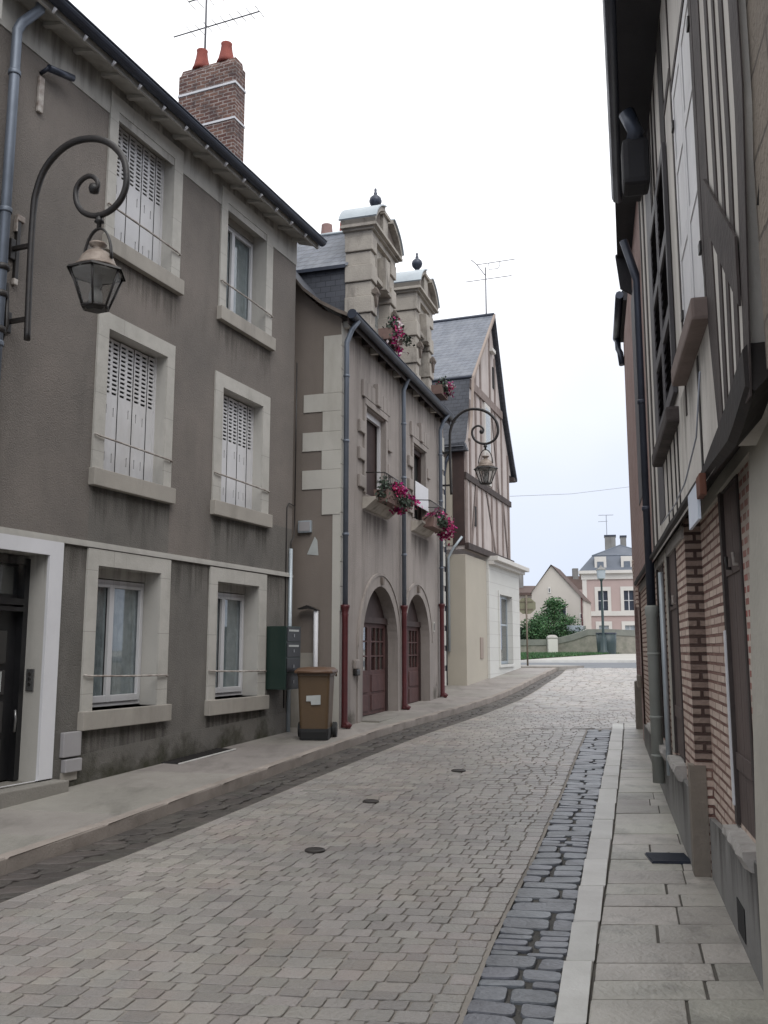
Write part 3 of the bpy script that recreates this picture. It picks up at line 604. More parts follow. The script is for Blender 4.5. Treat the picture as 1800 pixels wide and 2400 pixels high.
# door
d=MB(); d=surround(-1.26,-.27,.47,2.53,(-1.40,-.09,2.665),t=.03).build('door','white',H1)
b=MB(); b.wall(-1.26,-.27,.47,2.53,.28,[],0); b.box(-1.26,-1.2,.20,.28,.47,2.5); b.box(-.33,-.27,.20,.28,.47,2.5); b.box(-1.2,-.33,.20,.28,2.06,2.12); b.box(-1.2,-.33,.17,.28,2.00,2.04); b.box(-1.2,-.33,.2,.28,2.44,2.5)
b.build('door_leaf','blackdoor',d)
for z0,z1 in ((1.52,1.82),(1.24,1.46),(.9,1.18),(.56,.84)): b=MB(); b.bbox(-1.12,-.45,.255,.279,z0,z1,.01); b.build('door_panel','panelgrey',d)
b=MB(); b.box(-1.12,-.36,.27,.275,2.16,2.42); b.build('fanlight','glass',d)
b=MB(); b.box(-.98,-.74,.250,.2545,1.25,1.47); b.build('paper_notice','paper',d)
b=MB(); b.box(-.72,-.50,.250,.2545,1.27,1.45); b.build('paper_notice','paper',d)
b=MB(); b.tube([(-.36,.2,.9),(-.36,.19,1.02),(-.36,.2,1.1)],.012,8); b.build('handle','steel',d)
b=MB(); b.box(-.262,-.258,-.02,.27,.47,2.53); b.build('jamb_lining','white',d)
# door step
b=MB(); b.bbox(-1.9,-.04,-.19,.30,.20,.455,.012); b.build('step','stepst',H1)
# intercom plate on the door jamb
t=thing('intercom','steel intercom plate with two round buttons on the white door jamb','intercom',(0,0,0)); 
def child_of_place(t,root,x,y,z,rz=0):
    t.matrix_world=Matrix.Translation(root.location)@Matrix.Rotation(root.rotation_euler[2],4,'Z')@Matrix.Translation((x,y,z))@Matrix.Rotation(rz,4,'Z')
child_of_place(t,H1,-.275,.12,1.27)
b=MB(); b.bbox(-.012,.0,-.045,.045,0,.20,.004); b.build('plate','steel',t)
for z in (.06,.11,.155): b=MB(); b.tube([(-.010,0,z),(-.020,0,z)],.016,10); b.build('button','iron',t)
# gas meter box
t=thing('meter_box','pale grey plastic meter box low on the wall beside the door','meter box'); child_of_place(t,H1,0.02,0,.47)
b=MB(); b.bbox(0,.245,-.05,-.001,.17,.40,.008); b.build('upper_cover','vent',t)
b=MB(); b.bbox(.02,.245,-.07,-.001,.03,.15,.008); b.build('lower_cover','vent',t)
b=MB(); b.box(.01,.225,-.03,-.001,-.05,.028); b.build('base','creamsill',t)
# letter box block
t=thing('letter_boxes','dark green metal block of stacked letter boxes projecting from the house corner','letter box'); child_of_place(t,H1,3.90,0,1.12)
b=MB(); b.bbox(0,.42,-.30,-.001,0,.84,.006); b.build('case','green',t)
for k in range(4): b=MB(); b.bbox(.02,.40,-.309,-.301,.02+.205*k,.02+.205*k+.19,.004); b.build('flap','blackdoor',t)
for k in (2,3): b=MB(); b.box(.06,.34,-.314,-.3095,.02+.205*k+.135,.02+.205*k+.16); b.build('name_label','paper',t)
for k in range(4): b=MB(); b.box(.19,.215,-.316,-.3095,.02+.205*k+.06,.02+.205*k+.10); b.build('lock','steel',t)
# floodlight under the eave, iron wall anchor
t=thing('wall_floodlight','small grey bracket light below the eave at the top left corner','light'); child_of_place(t,H1,-.72,0,7.2)
b=MB(); b.tube([(0,-.0,.0),(0,-.10,.03)],.02,8); b.tube([(0,-.10,.03),(.30,-.13,.10)],.036,10); b.build('lamp_tube','zincdk',t)
b=MB(); b.bbox(-.04,.03,-.035,-.001,-.42,-.05,.01); b.build('back_plate','rail',t)
t=thing('wall_anchor','dark vertical iron strap with pale ends fixed to the wall behind the lamp bracket','wall anchor'); child_of_place(t,H1,-.90,0,5.02)
b=MB(); b.bbox(-.022,.022,-.035,-.001,0,.56,.006); b.build('strap','iron',t)
b=MB(); b.bbox(-.035,.06,-.045,-.001,.56,.62,.01); b.bbox(-.04,-.022,-.04,-.001,.45,.575,.005); b.build('end_cap','rail',t)
b=MB(); b.bbox(-.03,.02,-.04,-.001,-.06,0,.008); b.build('end_cap','rail',t)
# white plastic conduit at the corner between the two houses
t=thing('cable_conduit','thin white conduit climbing the corner between the brown house and the dormer house','pipe'); child_of_place(t,H1,4.50,-.03,.45)
b=MB(); b.tube([(0,0,0),(0,0,2.62)],.028,10); b.build('tube','zinclt',t)
b=MB(); b.tube([(0,0,2.62),(0.0,.0,2.72),(.06,-.01,2.80),(.10,-.0,2.95),(.10,0,3.25),(-.06,.012,3.27),(-.10,.02,3.2),(-.10,.02,.4)],.009,6); b.tube([(.10,0,3.25),(.10,0,5.4)],.010,6); b.build('cable','iron',t)
# neighbour at the far left: pale house
t=thing('pale_house','pale grey-white house wall at the extreme left edge','house',(-3.07,8.87,0),22.4)
b=MB(); b.box(-11,-1.36,-.10,6,-.5,9.4); b.build('wall','white',t)
b=MB(); b.box(-11,-1.36,-.13,-.101,7.3,7.5); b.build('string_course','cream',t)

# ================================================================ HOUSE 2: low house with stone dormers and arched doors
H2=thing('dormer_house','grey-pink rendered house with two stone dormers and two arched red doors','house',(-.64,13.36,0),17.3)
L2=6.5
A1=(1.94,.96,1.70,.60); A2=(4.23,.88,1.78,.62)   # arch centre x, radius, spring z, threshold z
b=MB()
def archz(x,A,g=0):
    r=A[1]+g; d=r*r-(x-A[0])**2
    return A[2]+math.sqrt(max(0,d))*1.02
def arch_band(b,x0,x1,ztop,A,y,dep,z0=.2):
    xa,xb=A[0]-A[1],A[0]+A[1]; n=24
    xs=[A[0]-A[1]*math.cos(PI*i/n) for i in range(n+1)]
    for p,q in((x0,xa),(xb,x1)):
        b.face([(p,y,z0),(q,y,z0),(q,y,ztop),(p,y,ztop)])
    for p,q in zip(xs,xs[1:]):
        b.face([(p,y,archz(p,A)),(q,y,archz(q,A)),(q,y,ztop),(p,y,ztop)])
        b.face([(p,y,archz(p,A)),(q,y,archz(q,A)),(q,y+dep,archz(q,A)),(p,y+dep,archz(p,A))],smooth=True)
    for p in(xa,xb): b.face([(p,y,z0),(p,y+dep,z0),(p,y+dep,A[2]),(p,y,A[2])])
arch_band(b,0,3.12,3.05,A1,0,.42); arch_band(b,3.12,L2,3.05,A2,0,.42)
W1=(1.12,2.18,4.12,5.54); W2=(3.98,4.87,4.12,5.54)
b.wall(0,L2,3.05,6.72,0,[W1,W2],.30)
b.face([(L2,0,0),(L2,6,0),(L2,6,9),(L2,2.2,9.1),(L2,0,6.72)])
# gable return facing the camera
b.build('wall','h2wall',H2)
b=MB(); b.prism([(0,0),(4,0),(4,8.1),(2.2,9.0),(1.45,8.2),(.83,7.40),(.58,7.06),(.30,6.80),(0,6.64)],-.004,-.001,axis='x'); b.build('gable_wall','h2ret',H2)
b=MB(); b.box(.3,L2-.1,.46,.5,.3,6.6); b.build('room_backing','dark',H2)
# quoins: pale blocks, wide and narrow in turn, on the return and slim on the front
b=MB()
zs=[(6.37,5.47,.28),(5.47,5.19,.60),(5.19,4.88,.29),(4.88,4.59,.61),(4.59,4.30,.30),(4.30,4.01,.61),(4.01,3.62,.29)]
for zt,zb,wd in zs: b.box(-.018,-.0045,.0,wd,zb+.002,zt-.002)
for k,z in enumerate(frange(2.2,6.2,.36)): b.box(-.016,.10+.12*(k%2),-.012,-.001,z,z+.352)
b.box(-.012,-.0045,0,.12,.5,3.62)
b.build('quoins','quoin',H2)
b=MB()
for k,z in enumerate(frange(.9,5.9,.40)): b.box(L2-.28-.13*(k%2),L2,-.02,-.001,z,z+.30)
b.build('far_quoins','quoin',H2)
# pale lower patch on the return
b=MB(); b.box(-.015,-.0045,.33,.74,.5,1.60); b.build('pale_patch','creamsill',H2)
b=MB(); b.prism([(.40,3.30),(.52,3.04),(.34,3.02),(.36,3.24)],-.008,-.0045,axis='x'); b.build('plaster_scar','paper',H2)
# archivolts and keystones
for A in (A1,A2):
    b=MB(); n=26; g=.21
    for s_,(ga,gb,ya) in enumerate(((0,g,-.022),(g-.035,g+.01,-.038))):
        for i in range(n):
            a0,a1=PI*i/n,PI*(i+1)/n
            p=lambda a,gg,y:(A[0]-(A[1]+gg)*math.cos(a),y,A[2]+(A[1]+gg)*1.02*math.sin(a))
            b.face([p(a0,ga,ya),p(a1,ga,ya),p(a1,gb,ya),p(a0,gb,ya)]); b.face([p(a0,gb,ya),p(a1,gb,ya),p(a1,gb,0),p(a0,gb,0)],smooth=True); b.face([p(a0,ga,ya),p(a1,ga,ya),p(a1,ga,.01),p(a0,ga,.01)],smooth=True)
    if A is A1: b.box(A[0]-A[1]-.22,A[0]-A[1],-.022,-.0012,.5,A[2]); 
    b.box(A[0]+A[1],A[0]+A[1]+.20,-.022,-.0012,.5,A[2])
    dr=b.build('arched_door','h2wall',H2)
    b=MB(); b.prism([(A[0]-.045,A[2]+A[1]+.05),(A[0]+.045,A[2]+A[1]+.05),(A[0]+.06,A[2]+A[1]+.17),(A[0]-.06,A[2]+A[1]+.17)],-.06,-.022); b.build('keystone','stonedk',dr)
    xa,xb=A[0]-A[1],A[0]+A[1]; y=.19
    b=MB(); n=24; zt=2.14
    xs=[A[0]-A[1]*math.cos(PI*i/n) for i in range(n+1)]
    b.prism([(xa,zt)]+[(x,archz(x,A)) for x in xs if archz(x,A)>zt]+[(xb,zt)],y,y+.06); b.build('tympanum','dkdoor',dr)
    b=MB(); b.box(xa,xb,y-.05,y+.03,2.08,2.18); b.box(xa,xa+.07,y-.03,y+.03,.6,2.08); b.box(xb-.07,xb,y-.03,y+.03,.6,2.08); b.build('door_frame','dkdoor',dr)
    for li,(p,q) in enumerate(((xa+.07,A[0]-.006),(A[0]+.006,xb-.07))):
        b=MB(); hs=[]; gz0_,gz1_=1.30,2.02
        for c in range(3):
            for r in range(3):
                wd=(q-p-.16)/3; hs.append((p+.08+wd*c+.012,p+.08+wd*(c+1)-.012,gz0_+.24*r+.012,gz0_+.24*(r+1)-.012))
        b.wall(p,q,.60,2.08,y,hs,.03)
        for z0,z1 in((.66,.92),(.96,1.24)): b.bbox(p+.08,q-.08,y-.016,y-.001,z0,z1,.008)
        lf=b.build('door_leaf','reddoor',dr)
        b=MB(); b.box(p+.04,q-.04,y+.02,y+.024,gz0_,gz1_); b.build('panes','glass',lf)
    b=MB(); b.bbox(xa-.05,xb+.05,-.30 if A is A1 else -.12,.3,.45,.585 if A is A1 else .60,.01); b.build('threshold','stepst',dr)
# upper windows with block surround
def blockwin(W,idx):
    x0,x1,z0,z1=W; b=MB(); t=.03
    b.box(x0-.10,x0,-t,.0-.001,z0,z1+.02); b.box(x1,x1+.10,-t,-.001,z0,z1+.02); b.box(x0-.10,x1+.10,-t-.01,-.001,z1+.02,z1+.12)
    for k,z in enumerate(frange(z0+.05,z1-.05,.24)[:-1]):
        if k%2==0:
            b.bbox(x0-.36,x0-.10,-.05,-.001,z,z+.20,.012); b.bbox(x1+.10,x1+.34,-.05,-.001,z,z+.20,.012)
    n=7; xa,xb=x0-.20,x1+.22
    for k in range(n):
        p,q=lerp(xa,xb,k/n)+.008,lerp(xa,xb,(k+1)/n)-.008
        b.bbox(p,q,-.045-(.04 if k==3 else 0),-.001,z1+.13,z1+(.50 if k==3 else .40),.008)
    f=b.build('window','h2wall',H2)
    b=MB(); b.prism([(0,z0-.27),(0,z0-.08),(-.22,z0-.08),(-.22,z0-.12),(-.05,z0-.26)],x0-.12,x1+.14,axis='x'); b.build('sill','stone',f)
    b=MB(); b.box(x0,x0+.06,.07,.12,z0,z1); b.box(x1-.05,x1,.07,.12,z0,z1); b.box(x0+.06,x1-.05,.07,.12,z1-.10,z1); b.build('frame','shut' if idx==0 else 'dkdoor',f)
    b=MB(); b.box(x0+.10,x0+.34,.10,.13,z0,z1-.10); 
    b.build('open_leaf','vent' if idx==0 else 'dkdoor',f)
    b=MB(); b.box(x0,x1,.15,.16,z0,z1); b.build('dark_room','dkdoor' if idx==0 else 'dark',f)
    b=MB(); zz=z0+.03
    b.tube([(x0-.02,-.01,zz+.30),(x0-.02,-.34,zz+.28),(x1+.06,-.34,zz+.28),(x1+.06,-.01,zz+.30)],.010,6); b.tube([(x0-.02,-.22,z0-.06),(x0-.02,-.34,zz+.0),(x1+.06,-.34,zz),(x1+.06,-.22,z0-.06)],.010,6)
    for k in range(12): x=lerp(x0-.02,x1+.06,k/11); b.tube([(x,-.34,zz),(x,-.34,zz+.28)],.006,5)
    b.build('window_guard','iron',f)
    return f
blockwin(W1,0); f2=blockwin(W2,1)
b=MB(); b.bbox(3.99,4.94,-.06,-.045,4.36,4.82,.004); b.build('white_panel','white',f2)
# downpipes
for x,z0,zc,zt in((.02,.55,2.27,6.25),(3.12,.62,2.40,6.35),(5.92,.70,2.56,6.25)):
    b=MB(); b.tube([(x,-.075,zc),(x,-.075,zt),(x+.02,-.15,zt+.2),(x+.04,-.25,zt+.34)],.040,12)
    for z in (3.3,4.7,5.7): b.lathe([(.045,z),(.049,z+.01),(.049,z+.03),(.045,z+.04)],(x,-.075),14)
    p=b.build('downpipe','zinc',H2)
    b=MB(); b.lathe([(.054,z0),(.052,z0+.03),(.046,z0+.05),(.046,zc-.16),(.052,zc-.12),(.046,zc-.10),(.058,zc-.04),(.068,zc-.01),(.068,zc+.02),(.045,zc+.02)],(x,-.075),16); b.tube([(x,-.075,z0+.06),(x+.02,-.16,z0)],.05,10); b.build('cast_iron_foot','redpipe',p)
# eave, gutter, roof
b=MB(); e0=-.13
pr=[(e0,6.66),(.0,6.72),(.30,6.90),(.58,7.14),(.83,7.46),(1.45,8.25),(2.2,9.05),(4.6,6.4)]
for (ya,za),(yb,zb) in zip(pr,pr[1:]): b.face([(-.12,ya,za),(L2+.1,ya,za),(L2+.1,yb,zb),(-.12,yb,zb)])
rf2=b.build('roof','slatedk',H2)
b=MB()
lo=[(y,z-.055) for y,z in pr[:6]]
b.prism(pr[:6]+lo[::-1],-.16,-.11,axis='x'); b.build('bargeboard','stonedk',rf2)
b=MB(); b.face([(-.1,0,6.62),(L2+.1,0,6.62),(L2+.1,e0,6.58),(-.1,e0,6.58)]); b.box(-.1,L2+.1,e0-.012,e0,6.50,6.62)
b.build('fascia','timber',rf2,recalc=False)
for k in range(15):
    x=.1+k*.44; b=MB(); b.box(x-.04,x+.04,e0+.005,-.001,6.50,6.60); b.build('eave_corbel','timber' if k%3 else 'quoin',rf2)
b=MB()
for k in range(9):
    a0,a1=PI+PI*k/9,PI+PI*(k+1)/9; f=lambda a,x:(x,e0-.085+.075*math.cos(a),6.63+.075*math.sin(a))
    b.face([f(a0,-.14),f(a1,-.14),f(a1,L2+.12),f(a0,L2+.12)],smooth=True)
b.tube([(-.14,e0-.16,6.635),(L2+.12,e0-.16,6.635)],.012,6); b.build('gutter','zincdk',rf2,recalc=False)
b=MB(); b.tube([(-.15,-.215,6.63),(-.13,-.215,6.63)],.075,10); b.build('gutter_end','zincdk',rf2)
for x0_,x1_,z0_,z1_,k_ in((.1,L2-.1,5.6,6.6,'streak'),(.9,2.4,3.0,3.82,'streak'),(3.8,5.2,2.9,3.8,'streak')):
    b=MB(); b.face([(x0_,-.003,z0_),(x1_,-.003,z0_),(x1_,-.003,z1_),(x0_,-.003,z1_)]); b.build('rain_streaks',k_,H2,recalc=False)
for x0_,x1_ in((.05,.72),(3.16,3.22),(5.35,6.45)):
    b=MB(); b.face([(x0_,-.003,.4),(x1_,-.003,.4),(x1_,-.003,1.5),(x0_,-.003,1.5)]); b.build('damp_stain','damp',H2,recalc=False)
b=MB(); b.face([(-.006,.8,.4),(-.006,.13,.4),(-.006,.13,1.6),(-.006,.8,1.6)]); b.build('damp_stain','damp',H2,recalc=False)
# far chimney pots over the ridge
b=MB(); b.box(3.78,4.22,1.6,2.0,8.0,9.85); c2=b.build('chimney','chim',H2)
b=MB(); b.box(4.90,5.40,1.6,2.05,8.0,10.15); c3=b.build('chimney','chim',H2)
b=MB(); b.lathe([(.14,9.84),(.13,9.95),(.11,10.22),(.112,10.24),(.09,10.24)],(4.0,1.8),16); b.build('chimney_pot','potpale',c2)
b=MB(); b.lathe([(.22,10.14),(.20,10.25),(.14,10.5),(.12,10.82),(.10,10.82)],(5.12,1.8),16); b.build('chimney_pot','pot',c3)
# dormers
def dormer(xa,wd,k):
    """stone lucarne standing on the eave wall: rusticated piers, entablature, broken segmental pediment, ball finial"""
    xb=xa+wd; z0=6.72; zt=8.60*k+6.72*(1-k) if False else 8.62; pw=.24
    b=MB(); yf=.0
    zz=z0; i=0
    for h in (.30,.22,.30,.26,.30,.24,.26):
        o=.035 if i%2==0 else 0
        for p,q in((xa,xa+pw),(xb-pw,xb)):
            b.bbox(p-o,q+(o if p>xa else .0),yf-o,yf+.46,zz+.004,zz+h-.004,.014)
        zz+=h; i+=1
    zz=z0+1.88
    b.box(xa+.02,xb-.02,yf+.06,yf+.40,z0,z0+.24)
    D=b.build('dormer','stone',H2)
    # recessed window with lintel
    b=MB(); b.box(xa+pw,xb-pw,yf+.05,yf+.44,7.92,zz); b.bbox(xa+pw-.02,xb-pw+.02,yf-.03,yf+.05,7.90,7.98,.01); b.prism([((xa+xb)/2-.09,7.86),((xa+xb)/2+.09,7.86),((xa+xb)/2+.15,8.42),((xa+xb)/2-.15,8.42)],yf-.09,yf+.045); b.build('lintel','stone',D)
    b=MB(); b.box(xa+pw,xb-pw,yf+.22,yf+.26,6.95,7.92); b.build('casement','pvc',D)
    b=MB(); b.box(xa+pw+.06,xb-pw-.06,yf+.210,yf+.216,7.0,7.86); b.build('pane','glass',D)
    for p in (xa+.03,xb-pw+.03):
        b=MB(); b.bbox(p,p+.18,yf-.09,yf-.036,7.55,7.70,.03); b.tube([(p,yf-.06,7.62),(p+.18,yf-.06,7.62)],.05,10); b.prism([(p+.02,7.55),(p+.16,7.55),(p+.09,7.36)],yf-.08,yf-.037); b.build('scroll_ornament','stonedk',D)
    # entablature and cornice
    b=MB(); b.box(xa-.02,xb+.02,yf-.02,yf+.47,zz,zz+.10); b.box(xa-.07,xb+.07,yf-.07,yf+.49,zz+.10,zz+.14); b.box(xa-.13,xb+.13,yf-.13,yf+.51,zz+.14,zz+.19); b.build('cornice','stone',D)
    # pediment: solid tympanum with a curved top, split in the middle
    zc=zz+.19; hw=wd/2+.10; xm=(xa+xb)/2; hgt=.46; n=12
    arc=lambda t: (xm+hw*math.sin(t), zc+hgt*(math.cos(t)-math.cos(1.25))/(1-math.cos(1.25)))
    for sgn in(-1,1):
        b=MB(); ts=[sgn*lerp(.28,1.25,i/n) for i in range(n+1)]
        hwn=hw/math.sin(1.25); pt=[(xm+hwn*math.sin(t),zc+hgt*(math.cos(t)-math.cos(1.25))/(1-math.cos(1.25))) for t in ts]
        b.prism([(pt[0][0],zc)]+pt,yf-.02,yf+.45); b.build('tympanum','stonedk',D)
        b=MB(); inn=pt; outp=[(x+(x-xm)*.07,z+.075) for x,z in pt]
        b.prism(inn+outp[::-1],yf-.12,yf+.50); b.build('pediment_moulding','stone',D)
        b=MB(); o2=[(x+(x-xm)*.02,z+.02) for x,z in outp]; b.prism(outp+o2[::-1],yf-.15,yf+.53); b.build('zinc_cap','zinclt',D)
    b=MB(); b.box(xm-.14,xm+.14,yf-.05,yf+.40,zc,zc+.44); b.box(xm-.18,xm+.18,yf-.09,yf+.44,zc+.44,zc+.50); b.build('pedestal','stone',D)
    b=MB(); z=zc+.50
    b.lathe([(.13,z),(.13,z+.03),(.10,z+.06),(.05,z+.10),(.035,z+.14),(.05,z+.17),(.095,z+.22),(.115,z+.28),(.10,z+.34),(.055,z+.385),(.03,z+.40),(.035,z+.43),(.02,z+.46),(.025,z+.50),(.01,z+.53)],(xm,yf+.14),18); b.build('finial','zincdk',D)
    # slate cheeks and roof running back into the main slope
    for x in (xa+.01,xb-.05):
        b=MB(); b.prism([(.44,7.02),(.44,8.15),(1.42,8.15),(.83,7.46),(.58,7.14)],x,x+.04,axis='x'); b.build('cheek','slatedk',D)
    b=MB(); xr=xm
    b.face([(xa-.06,.40,8.10),(xa-.06,1.44,8.10),(xr,1.9,9.06),(xr,.46,9.06)]); b.face([(xb+.06,.40,8.10),(xb+.06,1.44,8.10),(xr,1.9,9.06),(xr,.46,9.06)]); b.face([(xa-.06,.46,8.10),(xb+.06,.46,8.10),(xr,.46,9.06)])
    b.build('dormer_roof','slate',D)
    b=MB(); b.tube([(xr,.42,9.07),(xr,1.9,9.07)],.035,8); b.build('ridge_cap','zinclt',D)
    b=MB(); b.box(xa-.075,xa-.055,.44,1.45,8.06,8.12); b.build('eave_strip','zincdk',D)
dormer(1.41,1.36,1); dormer(4.28,1.26,1)
# sign plate, small fixtures
t=thing('house_plate','small pale house plate beside the second arched door','plate'); child_of_place(t,H2,5.48,0,2.0)
b=MB(); b.bbox(-.06,.06,-.02,-.001,0,.20,.004); b.build('plate','quoin',t)
b=MB(); b.box(-.035,-.012,-.023,-.0205,.03,.17); b.box(.012,.035,-.023,-.0205,.03,.17); b.build('marks','iron',t)
t=thing('wall_outlet','broken stone outlet with a black mouth left of the first arched door','outlet'); child_of_place(t,H2,.66,0,1.28)
b=MB(); b.bbox(-.09,.09,-.06,-.001,.08,.22,.02); b.build('block','h2wall',t)
b=MB(); b.bbox(-.08,.08,-.07,-.001,-.02,.075,.02); b.build('mouth','iron',t)
t=thing('junction_box','small grey square junction box high on the tan return wall','box'); child_of_place(t,H2,0,.44,3.36)
b=MB(); b.bbox(-.06,-.006,0,.21,0,.18,.008); b.build('body','zinclt',t)
b=MB(); b.bbox(-.066,-.060,.02,.19,.02,.16,.003); b.build('lid','vent',t)
t=thing('vent_pipe','white pipe with a flat dark elbow rising behind the brown bin','pipe'); child_of_place(t,H2,-.10,.33,.55)
b=MB(); b.tube([(0,0,0),(0,0,1.66)],.034,12); b.build('pipe','white',t)
b=MB(); b.prism([(-.04,1.66),(.26,1.72),(.13,1.755),(-.03,1.69)],-.05,.05,axis='x') if False else b.prism([(-.04,1.665),(.13,1.735),(.27,1.69),(.27,1.675),(.12,1.69),(-.03,1.65)],-.05,.05,axis='x'); b.build('elbow','iron',t)
# flower boxes
def flowers(name,label,x,y,z,wd,colr,hang=.25,n=420,white=.15,basket=True,box='boxwood'):
    t=thing(name,label,'flower box',group='flower boxes on the dormer house'); child_of_place(t,H2,x,y,z)
    b=MB(); b.prism([(-.10,0),(.10,0),(.12,.19),(-.12,.19)],0,wd,axis='x'); b.build('planter',box,t)
    def blob(nm,mats,n,cx,cz,sx,sy,sz,size,wf=0):
        b=MB()
        cl=[(random.gauss(cx,sx*.5),random.gauss(-.05,sy*.4),random.gauss(cz,sz*.45)) for _ in range(9)]
        for i in range(n):
            c=random.choice(cl); px=c[0]+random.gauss(0,sx*.28); py=c[1]+random.gauss(0,sy*.3)-abs(random.gauss(0,.02)); pz=c[2]+random.gauss(0,sz*.28)
            s_=size*random.uniform(.6,1.3); u=Vector((random.gauss(0,1),random.gauss(0,1),random.gauss(0,1))).normalized(); v=u.orthogonal().normalized()
            v=Matrix.Rotation(random.uniform(0,6.28),3,u)@v; w_=u.cross(v); p=Vector((px,py,pz))
            b.face([p-v*s_,p-w_*s_*.8,p+v*s_,p+w_*s_*.8],mi=1 if (len(mats)>1 and random.random()<wf) else 0)
        b.build(nm,mats,t,recalc=False)
    blob('leaves',['leafg'],int(n*.9),wd*.45,.16,wd*.36,.16,.16,.028)
    blob('blossom',['flower','flowerw'],n,wd*.62,.17,wd*.36,.17,.13+hang*.2,.031,white)
    return t
flowers('flower_box','magenta geraniums in a wooden box on the first-floor window above the first arch',1.15,-.26,3.98,1.25,'m',n=1200,white=.05)
flowers('flower_box','magenta geraniums spilling from the guard of the window with the white panel',4.1,-.27,3.95,1.25,'m',n=1200,white=.08)
flowers('flower_box','red and white flowers on the eave in front of the nearer stone dormer',1.55,-.20,6.80,.70,'m',n=900,white=.35)
flowers('flower_box','small red and white flower box on the eave under the farther stone dormer',5.05,-.22,6.80,.55,'m',n=600,white=.4)

# ================================================================ BIN
t=thing('wheelie_bin','brown plastic wheelie bin with a white sticker standing against the tan wall','bin',(-.895,12.35,gz(12.35)),rotz=R(-4)); t.scale=(.93,1,1)
def loft(b,rings,mi=0,smooth=False):
    rr=[[b.bm.verts.new(p) for p in r] for r in rings]
    for A,B in zip(rr,rr[1:]):
        n=len(A)
        for i in range(n):
            f=b.bm.faces.new([A[i],A[(i+1)%n],B[(i+1)%n],B[i]]); f.smooth=smooth
    b.bm.faces.new(rr[0][::-1]); b.bm.faces.new(rr[-1])
def rrect(wx,wy,z,r=.04,yo=0,n=4):
    pts=[]
    for cx,cy,a in((wx/2-r,wy/2-r,0),(-wx/2+r,wy/2-r,PI/2),(-wx/2+r,-wy/2+r,PI),(wx/2-r,-wy/2+r,1.5*PI)):
        for i in range(n+1): pts.append((cx+r*math.cos(a+PI/2*i/n),cy+r*math.sin(a+PI/2*i/n)+yo,z))
    return pts
b=MB(); loft(b,[rrect(.38,.42,.05,.04,.02),rrect(.40,.46,.12,.05,.01),rrect(.455,.53,.80,.04),rrect(.47,.55,.81,.04),rrect(.47,.55,.85,.04)],smooth=False); b.build('body','binbody',t,bevel=.004)
b=MB(); loft(b,[rrect(.54,.62,.845,.05,-.01),rrect(.55,.63,.86,.05,-.01),rrect(.54,.62,.885,.06,-.01),rrect(.46,.54,.915,.08,-.01),rrect(.25,.30,.925,.08,-.01)],smooth=True); b.tube([(-.22,-.32,.862),(.22,-.32,.862)],.016,8); ld=b.build('lid','binlid',t)
b=MB(); b.tube([(-.24,.31,.80),(-.24,.35,.84),(.24,.35,.84),(.24,.31,.80)],.014,8); b.build('handle','binlid',t)
for s_ in(-1,1):
    b=MB(); n=20
    b.prism([(.17+.10*math.cos(2*PI*i/n),.10+.10*math.sin(2*PI*i/n)) for i in range(n)],s_*.215,s_*.275,axis='x'); wv=b.build('wheel','rubber',t,bevel=.006)
    b=MB(); b.prism([(.17+.05*math.cos(2*PI*i/n),.10+.05*math.sin(2*PI*i/n)) for i in range(n)],s_*.275,s_*.282,axis='x'); b.build('hub','iron2',wv)
b=MB(); loft(b,[rrect(.40,.40,.0,.03,-.01),rrect(.42,.47,.10,.04,.0),rrect(.422,.472,.14,.04,.0)]); b.build('base_skirt','rubber',t)
b=MB(); b.prism([(-.10,.56),(.10,.57),(.10,.45),(-.03,.445),(-.035,.49),(-.10,.49)],-.262,-.256); o=b.build('sticker','paper',t)
